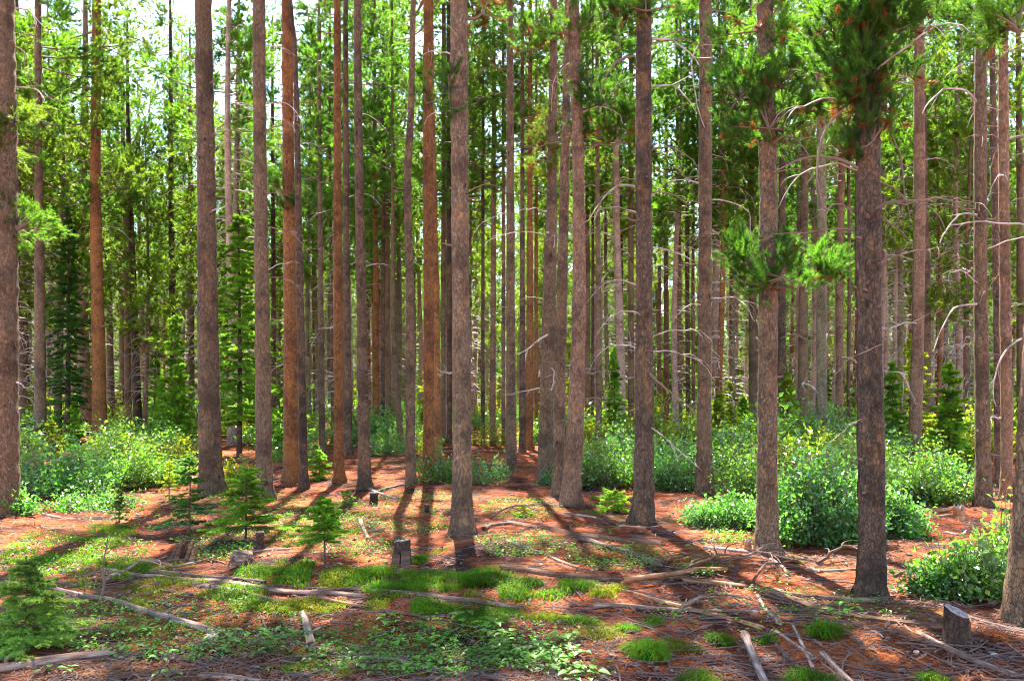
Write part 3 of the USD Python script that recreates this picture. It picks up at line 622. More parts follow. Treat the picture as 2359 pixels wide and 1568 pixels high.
while len(far) < 250 and tries < 20000:
    tries += 1
    Y = rng.uniform(25, 76); x = rng.uniform(-.74, .74) * Y
    q = np.array([x, Y])
    if np.min(np.linalg.norm(P0 - q, axis=1)) < 1.3 or (far and np.min(np.linalg.norm(np.array(far) - q, axis=1)) < 1.35): continue
    px = CX + x / Y * K
    if 1085 < px < 1235 and Y < 42: continue
    far.append(q)
MARKS = [(12, 'left edge trunk'), (230, 'orange left pine'), (487, 'dark grey pine'), (609, 'tall grey pine'), (670, 'stout orange pine'), (781, 'straight red brown pine'), (840, 'bare grey pine'), (945, 'wavy pine'),
         (1065, 'big central pine'), (1177, 'dark footed pine'), (1313, 'close cluster'), (1481, 'blotched dark pine'), (1621, 'tall brown pine'), (1767, 'needle tufted pine'), (2009, 'near dark pine'), (2112, 'twin pines'), (2264, 'hooked branch pine'), (2340, 'right edge')]
ORD = 'first second third fourth fifth sixth seventh eighth ninth tenth eleventh twelfth thirteenth fourteenth fifteenth sixteenth seventeenth eighteenth nineteenth twentieth'.split()
ORD += ['twenty ' + w for w in ORD[:9]] + ['thirtieth'] + ['thirty ' + w for w in ORD[:9]]
def gap_labels(kind, places):
    """far look-alikes are told apart by the gap between near trunks they show in, counted from the left"""
    out, seen = [None] * len(places), {}
    px = [CX + q[0] / q[1] * K for q in places]
    for i_ in np.argsort(px):
        k = sum(m[0] < px[i_] for m in MARKS); seen[k] = seen.get(k, 0) + 1
        o = ORD[min(seen[k] - 1, 38)]
        out[i_] = f'{kind}, {o} from the left edge of the photo' if k == 0 else f'{kind}, {o} beyond the right edge trunk' if k == len(MARKS) else f'{kind}, {o} from left between {MARKS[k - 1][1]} and {MARKS[k][1]}'
    return out
for q, lb_ in zip(far, gap_labels('slim far pine', far)):
    k = int(rng.integers(0, 7))
    p = copy('far_pine_tree', FARKIND[k], (q[0], q[1], float(gz(*q))), rng.uniform(0, 6.28), (lambda s_: (s_ * rng.uniform(.85, 1.2),) * 2 + (s_,))(rng.uniform(.85, 1.12)))
    tag(p, lb_, 'pine tree', 'far pines of the background stand')
# the wood goes on beyond: one mass
pi = UsdGeom.PointInstancer.Define(stage, '/World/distant_forest')
n = 360
Yd = np.sqrt(rng.uniform(78 ** 2, 170 ** 2, n)); Xd = rng.uniform(-.8, .8, n) * Yd
pi.CreatePositionsAttr(Vt.Vec3fArray.FromNumpy(np.stack([Xd, Yd, gz(Xd, Yd)], 1).astype(np.float32)))
pi.CreateProtoIndicesAttr(Vt.IntArray.FromNumpy(rng.integers(0, 2, n).astype(np.int32)))
sc = rng.uniform(1.0, 1.35, n); pi.CreateScalesAttr(Vt.Vec3fArray.FromNumpy(np.stack([sc * 1.25, sc * 1.25, sc], 1).astype(np.float32)))
an = rng.uniform(0, np.pi, n); ori = Vt.QuathArray([Gf.Quath(float(np.cos(a)), 0, 0, float(np.sin(a))) for a in an]); pi.CreateOrientationsAttr(ori)
tg = []
for q in range(2):
    pr = UsdGeom.Xform.Define(stage, f'/World/distant_forest/tree_kind_{"ab"[q]}').GetPrim()
    z = np.linspace(-.2, 20, 5)
    obj('trunk', tube(np.stack([z * 0, z * 0, z], 1), np.linspace(.17, .03, 5), 6), B['grey'], pr)
    nd, _ = pine_crown(500 + q, [19, 12][q], [2.2, 3.0][q], 50, 2.0, 12, .28, .06, .28, 6, .18)
    obj('crown', (nd[0] + [0, 0, [1.5, .2][q]], nd[1]), [NEEDLE_D, NEEDLE][q], pr)
    tg.append(pr.GetPath())
pi.CreatePrototypesRel().SetTargets(tg)
tag(pi.GetPrim(), 'dense green wood of countless pines closing the view far behind the trunks', 'forest', kind='stuff')

# ------------------------------------------------------------------ firs and seedlings
def fir_mesh(seed, h, spread, whorls, per, twig=9, nl=0.028, nw=0.006, npt=12, bare=0.12, droop=0.1, tr=None):
    rng = np.random.default_rng(seed)
    z = np.linspace(-.03, h, 12)
    wob = np.cumsum(rng.normal(0, .006 * h, (12, 2)), 0) * .4
    line = np.c_[wob, z]; tr = tr or 0.012 * h + .004
    trunk = tube(line, np.linspace(tr, tr * .15, 12), 8)
    B0, B1, tubes = [], [], []
    for k in range(whorls):
        t = (k + rng.uniform(-.2, .3)) / whorls; zz = h * (bare + (1 - bare) * np.clip(t, 0, .985))
        zz0, sector = zz, rng.uniform(.55, 1.1, 4)
        ln0 = spread * (1 - np.clip(t, 0, 1)) ** 0.75 * .9 + spread * .08
        for m in range(per):
            a = m / per * 6.283 + k * 1.1 + rng.uniform(-.6, .6); ln = ln0 * rng.uniform(.4, 1.25) * sector[int(a * 2 / np.pi) % 4]
            zz = zz0 + rng.normal(0, .35) * h / whorls * .9; zz = min(max(zz, .02), h * .985); c = np.array([np.interp(zz, z, line[:, 0]), np.interp(zz, z, line[:, 1]), zz])
            out = np.array([np.cos(a), np.sin(a), 0]); sd = np.array([-out[1], out[0], 0])
            s_ = np.linspace(0, 1, 5)[:, None]
            rise = rng.uniform(-.25, .45) * (0.4 + t) - droop
            br = c + out * ln * s_ + np.array([0, 0, 1]) * ln * (rise * s_ - .12 * s_ ** 2 + .1 * s_ ** 3)
            tubes.append(tube(br, np.linspace(.004 + .004 * ln, .0015, 5), 4, cap=False))
            B0.append(br[[1, 3]][:, :]); B1.append(br[[3, 4]])
            for j in range(twig):
                u_ = rng.uniform(.12, .97); b0 = np.array([np.interp(u_, s_[:, 0], br[:, i_]) for i_ in range(3)])
                l2 = ln * (1 - u_ * .72) * rng.uniform(.25, .5)
                d = unit(out * rng.uniform(.6, .9) + sd * (1 if j % 2 else -1) * rng.uniform(.5, .9) + np.array([0, 0, rng.uniform(-.12, .1)]))
                B0.append(np.array([b0, b0 + d * l2 * .5])); B1.append(np.array([b0 + d * l2 * .5, b0 + d * l2 + np.array([0, 0, -.03 * l2])]))
    # leader
    B0.append(np.array([[line[-3][0], line[-3][1], h * .9]])); B1.append(np.array([[line[-1][0], line[-1][1], h * 1.03]]))
    A, E = np.vstack(B0), np.vstack(B1)
    D = E - A; L = np.linalg.norm(D, axis=1)
    return trunk, join(tubes), shoots(A, D, L, npt, nl, nw, rng, (.7, 1.25))

def fir(name, px, py, top, spread, label, mat, seed, cat='fir tree', group=None, Y=None, **kw):
    b = at(px, py) if Y is None else np.array([(px - CX) / K * Y, Y, float(gz((px - CX) / K * Y, Y))])
    h = at(px, top, b[1])[2] - b[2]
    tr, br, nd = fir_mesh(seed, h, spread / K * b[1], **kw)
    t = thing(name, b); tag(t, label, cat, group)
    obj('trunk', tr, B['dark'], t, smooth=60); obj('branches', br, LIMB, t); obj('needles', nd, mat, t)
    return t
fir('young_fir', 550, 1046, 490, 130, 'bright green young fir between the big dark grey pine and the tall grey pine', FIR, 1, whorls=34, per=7, twig=11, nl=.08, nw=.024, npt=16, bare=.14, droop=.15)
fir('spruce_tree', 156, 1012, 470, 85, 'dark narrow spruce with drooping layered boughs behind the left shrubs', FIR_D, 2, 'spruce', whorls=36, per=6, twig=11, nl=.085, nw=.019, npt=14, bare=.1, droop=.3)
fir('young_fir', 2185, 1085, 830, 75, 'bushy green young fir right of the twin pines behind the right shrubs', FIR, 3, whorls=22, per=7, twig=11, nl=0.060, nw=0.021, npt=13, bare=.05)
fir('young_fir', 2110, 1040, 760, 60, 'taller thin young fir right behind the near dark pine', FIR_Y, 4, whorls=26, per=6, twig=10, nl=0.066, nw=0.021, bare=.08)
fir('young_fir', 2055, 1060, 830, 50, 'green young fir directly right of the near dark pine', FIR, 5, whorls=22, per=6, twig=10, nl=0.060, nw=0.021, bare=.06)
fir('young_fir', 1815, 1040, 855, 45, 'young fir standing just right of the needle tufted pine', FIR_Y, 6, whorls=19, per=6, twig=10, nl=0.066, nw=0.021, bare=.06)
fir('young_fir', 1415, 1030, 800, 42, 'young fir left of the blotched dark pine above the centre right shrubs', FIR, 7, whorls=20, per=6, twig=9, nl=0.066, nw=0.021, bare=.06)
fir('young_fir', 1660, 1030, 900, 40, 'small yellow green fir right of the tall brown pine', FIR_Y, 8, whorls=15, per=6, twig=9, nl=0.060, nw=0.021, bare=.06)
fir('young_fir', 1715, 1020, 915, 42, 'small fir left of the needle tufted pine', FIR, 9, whorls=15, per=6, twig=9, nl=0.060, nw=0.021, bare=.06)
fir('young_fir', 120, 1045, 965, 45, 'low yellow green fir among the left shrubs in front of the dark spruce', FIR_Y, 10, whorls=9, per=6, twig=8, nl=.05, nw=.014, bare=.05)
fir('young_fir', 640, 1060, 985, 38, 'small bright fir behind the tall grey pine', FIR, 11, whorls=9, per=6, twig=7, nl=.05, nw=.013, bare=.05)
fir('young_fir', 735, 1100, 1030, 42, 'low green fir right of the thin dark leaning pine', FIR, 12, whorls=9, per=6, twig=8, nl=.04, nw=.011, bare=.05)
fir('fir_seedling', 565, 1242, 1072, 128, 'larger fir seedling with layered flat boughs before the tall grey pine', FIR, 13, 'seedling', whorls=13, per=7, twig=12, nl=.024, nw=.007, npt=24, bare=.2)
fir('fir_seedling', 437, 1218, 1045, 80, 'thin stemmed fir seedling just left of the larger layered seedling', FIR_D, 14, 'seedling', whorls=12, per=5, twig=10, nl=.024, nw=.007, npt=20, bare=.15)
fir('fir_seedling', 748, 1308, 1145, 84, 'fir seedling on a long bare stem left of the split stump', FIR, 15, 'seedling', whorls=11, per=7, twig=12, nl=.022, nw=.006, npt=24, bare=.42)
fir('fir_seedling', 60, 1492, 1288, 175, 'bushy pale green fir seedling in the lower left corner', FIR_P, 16, 'seedling', whorls=12, per=9, twig=14, nl=.021, nw=.0066, npt=30, bare=.06)
fir('fir_seedling', 275, 1200, 1120, 28, 'small upright seedling on the bare soil below the left shrubs', FIR_D, 17, 'seedling', whorls=9, per=4, twig=5, nl=.025, nw=.006, npt=14, bare=.1)
fir('fir_seedling', 1415, 1178, 1125, 85, 'low spreading fir seedling left of the blotched dark pine foot', FIR, 18, 'seedling', whorls=6, per=8, twig=10, nl=.026, nw=.006, npt=18, bare=.1)
fir('fir_seedling', 1545, 1112, 1030, 30, 'little fir seedling before the shrubs right of the blotched dark pine', FIR_D, 19, 'seedling', whorls=9, per=5, twig=6, nl=.028, nw=.007, npt=12, bare=.1)
fir('fir_seedling', 1205, 1195, 1160, 42, 'tiny flat seedling on the path right of the big central pine', FIR_Y, 20, 'seedling', whorls=5, per=6, twig=6, nl=.022, nw=.006, npt=12, bare=.1)
fir('fir_seedling', 800, 1165, 1128, 36, 'tiny seedling behind the long stemmed fir seedling', FIR, 21, 'seedling', whorls=5, per=6, twig=6, nl=.022, nw=.006, npt=12, bare=.1)
fir('fir_seedling', 390, 1150, 1060, 32, 'slim seedling standing before the yellow green shrub', FIR_Y, 22, 'seedling', whorls=8, per=4, twig=6, nl=.026, nw=.006, npt=12, bare=.3)
# spindly pine seedling with a crooked stem
b = at(234, 1388); t = thing('pine_seedling', b); tag(t, 'spindly crooked pine seedling with sparse tufts beside the fallen pole', 'seedling')
st = bend([at(x, y, b[1]) - b for x, y in [(228, 1392), (236, 1365), (240, 1340), (236, 1310), (243, 1270), (248, 1238)]], 14); st[0, 2] = -.05
obj('stem', tube(st, np.linspace(.012, .004, 14), 7, 3, .1), LIMB, t, smooth=60)
rng = np.random.default_rng(5); P, D = [], []
for k, (x, y, m) in enumerate([(248, 1232, 7), (225, 1300, 5), (205, 1345, 6), (262, 1262, 4), (285, 1250, 5), (300, 1330, 4), (258, 1300, 4), (200, 1310, 4)]):
    q = at(x, y, b[1]) - b; q[1] += rng.uniform(-.1, .1); i0 = int(np.argmin(abs(st[:, 2] - q[2] + .04)))
    obj('side_branch', tube(bend([st[i0], (st[i0] + q) / 2 + [0, 0, -.01], q], 6), np.linspace(.004, .002, 6), 5), LIMB, t)
    P.append(np.repeat(q[None], m, 0)); D.append(rng.normal(0, .6, (m, 3)) + [0, 0, .6])
P, D = np.vstack(P), np.vstack(D)
obj('needles', shoots(P, D, np.full(len(P), .05), 46, .045, .0028, rng), NEEDLE_Y, t)

# young firs far back: copies
rng = np.random.default_rng(21)
FK = []
for q in range(3):
    c = kindof('young_fir_kind_' + 'abc'[q])
    tr, br, nd = fir_mesh(70 + q, [3.2, 2.2, 4.5][q], [.75, .7, .95][q], [18, 14, 22][q], 7, 8, .085, .03, 10, .05, .1)
    obj('trunk', tr, B['dark'], c); obj('branches', br, LIMB, c); obj('needles', nd, [FIR_Y, FIR, FIR][q], c); FK.append(c)
spots = []
while len(spots) < 120:
    Y = math.sqrt(rng.uniform(22 ** 2, 62 ** 2)); x = rng.uniform(-.68, .68) * Y; px = CX + x / Y * K
    if (1080 < px < 1240 and Y < 40) or (640 < px < 1060 and Y < 26): continue
    spots.append((x, Y))
for k, ((x, Y), lb_) in enumerate(zip(spots, gap_labels('far young fir', spots))):
    p = copy('young_fir_far', FK[k % 3], (x, Y, float(gz(x, Y))), rng.uniform(0, 6.28), rng.uniform(.5, 1.15))
    tag(p, lb_, 'fir tree', 'young firs of the background undergrowth')

# ------------------------------------------------------------------ shrubs
def shrub_mesh(seed, w, d, h, twigs, lpt, leaf, asp=0.66):
    rng = np.random.default_rng(seed)
    stems, P, D, Nn = [], [], [], []
    for k in range(twigs):
        a = rng.uniform(0, 2 * np.pi); rr = math.sqrt(rng.uniform(0, 1)); e = np.array([np.cos(a) * rr, np.sin(a) * rr])
        top = h * math.sqrt(max(0.05, 1 - rr ** 2 * .85)) * rng.uniform(.30, 1.2) * (0.35 + 1.15 * float(meshkit.noise(np.array([e[0] * 2.2 + seed * 3.1, e[1] * 2.2, 0]), seed % 50)))
        tip = np.array([e[0] * w, e[1] * d, top])
        root = np.array([e[0] * w * .42, e[1] * d * .42, -.02]) + np.r_[rng.normal(0, .04, 2), 0]
        mid = root * .5 + tip * .5 + np.array([e[0] * w * .1, e[1] * d * .1, h * .1])
        ln = bend([root, mid, tip], 7)
        stems.append(tube(ln, np.linspace(.006, .0018, 7), 4, cap=False))
        m = lpt; tt = rng.uniform(.15, 1.0, m) ** .7; q = np.stack([np.interp(tt, np.linspace(0, 1, 7), ln[:, i_]) for i_ in range(3)], 1)
        P.append(q + rng.normal(0, leaf * 1.25, (m, 3)))
        D.append(unit(tip - mid) * .5 + rng.normal(0, .75, (m, 3)) + np.array([e[0], e[1], .1]) * .4)
        Nn.append(rng.normal(0, .5, (m, 3)) + [e[0] * .3, e[1] * .3, 1])
    P, D, Nn = map(np.vstack, (P, D, Nn))
    P[:, 2] = np.maximum(P[:, 2], .02)
    s_ = leaf * rng.uniform(.5, 1.5, len(P))
    return join(stems), leaves(P, D, Nn, s_, s_ * asp)
def shrub(px, py, top, half, label, mat, seed, twigs=110, lpt=22, leaf=.05, depth=None, name='leafy_shrub', group=None):
    b = at(px, py); b = b + [0, 0, 0]
    h = (at(px, top, b[1])[2] - b[2]) * .86; w = half / K * b[1] * 1.5
    st, lv = shrub_mesh(seed, w, depth or w * .7, h, int(twigs * 1.0), lpt, leaf * 1.2)
    t = thing(name, b); tag(t, label, 'shrub', group)
    obj('stems', st, LIMB, t); obj('leaves', lv, mat, t)
shrub(255, 1118, 965, 105, 'tallest glossy shrub of the left thicket, in its middle', LEAF, 1, 190, 24, .05)
shrub(140, 1135, 1010, 90, 'glossy shrub on the left side of the left thicket', LEAF_C, 2, 150, 24, .05)
shrub(350, 1110, 1040, 75, 'low glossy shrub on the right of the tall left shrub', LEAF, 3, 110, 22, .045)
shrub(405, 1082, 995, 72, 'yellow green shrub left of the big dark grey pine', LEAF_Y, 4, 130, 24, .05)
shrub(70, 1120, 990, 55, 'shrub between the left edge trunk and the left thicket', LEAF, 5, 90, 22, .05)
shrub(30, 1180, 1085, 36, 'small pale shrub at the foot of the left edge trunk', LEAF_C, 6, 60, 18, .045)
shrub(375, 1025, 955, 60, 'green shrub behind the yellow green one below the dark slim pine', LEAF, 7, 90, 20, .06)
shrub(215, 1165, 1120, 80, 'low fringe of the left thicket over the bare soil', LEAF_C, 8, 80, 20, .04)
shrub(560, 1110, 1045, 45, 'small yellow green shrub between two big left pines', LEAF_Y, 9, 70, 20, .04)
shrub(1012, 1110, 1018, 38, 'glossy shrub at the foot of the orange pine pair', LEAF, 10, 80, 20, .042)
shrub(1108, 1112, 1040, 48, 'loose small shrub right of the big central pine', LEAF_C, 11, 60, 18, .04)
shrub(1395, 1118, 985, 68, 'green shrub between the cluster of three and the blotched dark pine', LEAF, 12, 170, 24, .045)
shrub(1345, 1095, 1000, 40, 'shrub behind the cluster of three', LEAF_C, 13, 90, 20, .045)
shrub(1550, 1125, 985, 60, 'green shrub right of the blotched dark pine', LEAF_C, 14, 160, 24, .045)
shrub(1665, 1120, 985, 55, 'shrub directly right of the tall brown pine', LEAF, 15, 120, 22, .05)
shrub(1675, 1205, 1125, 75, 'low glossy shrub left of the needle tufted pine', LEAF_C, 16, 150, 24, .036)
shrub(1880, 1240, 1040, 100, 'largest glossy green shrub, between the needle tufted pine and the near dark pine', LEAF_C, 17, 330, 26, .042)
shrub(1800, 1215, 1080, 55, 'shrub touching the right of the needle tufted pine', LEAF, 18, 130, 22, .04)
shrub(1960, 1180, 1010, 70, 'shrub behind the left side of the near dark pine', LEAF, 19, 150, 24, .045)
shrub(2065, 1225, 1090, 50, 'glossy shrub right against the near dark pine', LEAF_C, 20, 130, 24, .04)
shrub(2130, 1160, 1020, 75, 'broad shrub right of the near dark pine in front of the young firs', LEAF, 21, 170, 24, .045)
shrub(1790, 1110, 990, 60, 'shrub behind the needle tufted pine', LEAF_Y, 22, 120, 22, .05)
shrub(2240, 1372, 1225, 90, 'open leafy shrub with reddish gaps at the foot of the leaning right pine', LEAF, 23, 110, 20, .04)
shrub(2310, 1330, 1165, 55, 'fresh green shrub beside the leaning right pine', LEAF, 24, 80, 20, .04)
shrub(2170, 1375, 1290, 60, 'low shrub left of the leaning right pine', LEAF_C, 25, 60, 18, .038)
shrub(1272, 1112, 1075, 22, 'tiny shrub at the foot of the cluster of three', LEAF_C, 26, 30, 16, .035)
shrub(900, 1050, 985, 45, 'low shrub behind the straight bare grey pine', LEAF, 27, 70, 18, .05)
shrub(960, 1040, 970, 40, 'bright low shrub behind the wavy red brown pine', LEAF_Y, 28, 60, 18, .05)
shrub(1125, 1020, 965, 60, 'sunlit yellow green shrub at the far end of the needle path', LEAF_Y, 29, 80, 18, .06)
shrub(690, 1075, 1010, 40, 'low shrub behind the stout orange pine', LEAF, 30, 60, 18, .045)
shrub(1530, 1085, 970, 70, 'shrub filling the gap behind the blotched dark pine on its right', LEAF, 31, 120, 22, .05)
shrub(1720, 1150, 1010, 55, 'shrub just left of the needle tufted pine, higher than the low one before it', LEAF, 32, 120, 22, .045)
shrub(1870, 1120, 985, 80, 'yellow green shrub behind the largest glossy one', LEAF_Y, 33, 140, 22, .05)
shrub(2000, 1090, 965, 70, 'high shrub behind the near dark pine', LEAF, 34, 130, 22, .05)
shrub(2190, 1150, 1040, 60, 'shrub above the two back logs', LEAF_C, 35, 110, 22, .045)
shrub(1450, 1075, 965, 60, 'shrub directly behind the blotched dark pine', LEAF_C, 36, 110, 22, .05)
shrub(290, 1060, 985, 80, 'shrub behind the tallest left shrub', LEAF_Y, 37, 110, 22, .055)
# undergrowth far back: copies
SK = []
for q in range(3):
    c = kindof('shrub_kind_' + 'abc'[q]); st, lv = shrub_mesh(200 + q, 1.4, 1.2, 1.0, 100, 18, .105, .66)
    obj('stems', st, LIMB, c); obj('leaves', lv, [LEAF, LEAF_Y, LEAF][q], c); SK.append(c)
rng = np.random.default_rng(31)
spots = []
while len(spots) < 200:
    Y = math.sqrt(rng.uniform(18 ** 2, 55 ** 2)); x = rng.uniform(-.68, .68) * Y; px = CX + x / Y * K
    if (1060 < px < 1240 and Y < 36) or (620 < px < 1320 and Y < 24): continue
    spots.append((x, Y))
for k, ((x, Y), lb_) in enumerate(zip(spots, gap_labels('far green shrub', spots))):
    p = copy('far_shrub', SK[k % 3], (x, Y, float(gz(x, Y))), rng.uniform(0, 6.28), rng.uniform(.7, 1.4))
    tag(p, lb_, 'shrub', 'shrubs of the background undergrowth')

# ------------------------------------------------------------------ fallen logs, poles, sticks
def log(pts, w, label, tone='grey', w2=None, name='fallen_log', cat='log', seed=0, lift=0.0, stubs=0, flat=1.0):
    """lies on the ground along the photograph points; its own axis is x"""
    rng = np.random.default_rng(900 + seed)
    q = np.array([at(x, y) for x, y in pts])
    w2 = w if w2 is None else w2
    w, w2 = w * 1.12, w2 * 1.12
    r0, r1 = w / 2 / K * q[0][1], w2 / 2 / K * q[-1][1]
    L = bend(q, 22); r = np.linspace(r0, r1, 22)
    L[:, 2] = gz(L[:, 0], L[:, 1]); z = L[:, 2] + r * .38
    s_ = np.linspace(0, 1, 22); z = .35 * z + .65 * (np.polyval(np.polyfit(s_, z, 2), s_)); L[:, 2] = np.maximum(z, L[:, 2] + r * .2) + lift
    o = L[0].copy(); d = L[-1] - L[0]; a = math.atan2(d[1], d[0])
    R = np.array([[math.cos(a), math.sin(a), 0], [-math.sin(a), math.cos(a), 0], [0, 0, 1]])
    loc = (L - o) @ R.T
    v, f = tube(loc, r, 12, seed + 3, .16, nscale=7.0)
    # ragged ends
    for ring, sgn in ((0, -1), (21, 1)):
        idx_ = np.arange(12) + ring * 12
        v[idx_, 0] += sgn * rng.uniform(-.2, 1.6, 12) * (r0 if ring == 0 else r1)
    # cracks: sink one or two lines along the length
    if r0 > .02:
        c = rng.choice(12, 4, False); 
        for k in c:
            ii = np.arange(2, 20) * 12 + k; cen = loc[2:20]; v[ii] = cen + (v[ii] - cen) * .6
    t = thing(name, o, a); tag(t, label, cat)
    obj('wood', (v, f), W[tone], t, smooth=35)
    for k in range(stubs):
        i0 = rng.integers(3, 19); aa = rng.choice([.15, 2.95]) + rng.uniform(-.15, .4); dd = np.array([rng.uniform(-.5, .5), math.cos(aa), math.sin(aa)])
        ln = rng.uniform(1.0, 2.0) * r0 + .01
        obj('branch_stub', tube([loc[i0], loc[i0] + dd * (r[i0] + ln * .5), loc[i0] + dd * (r[i0] + ln)], [.4 * r0, .3 * r0, .15 * r0], 6, 1, .2), W[tone], t)
    return t
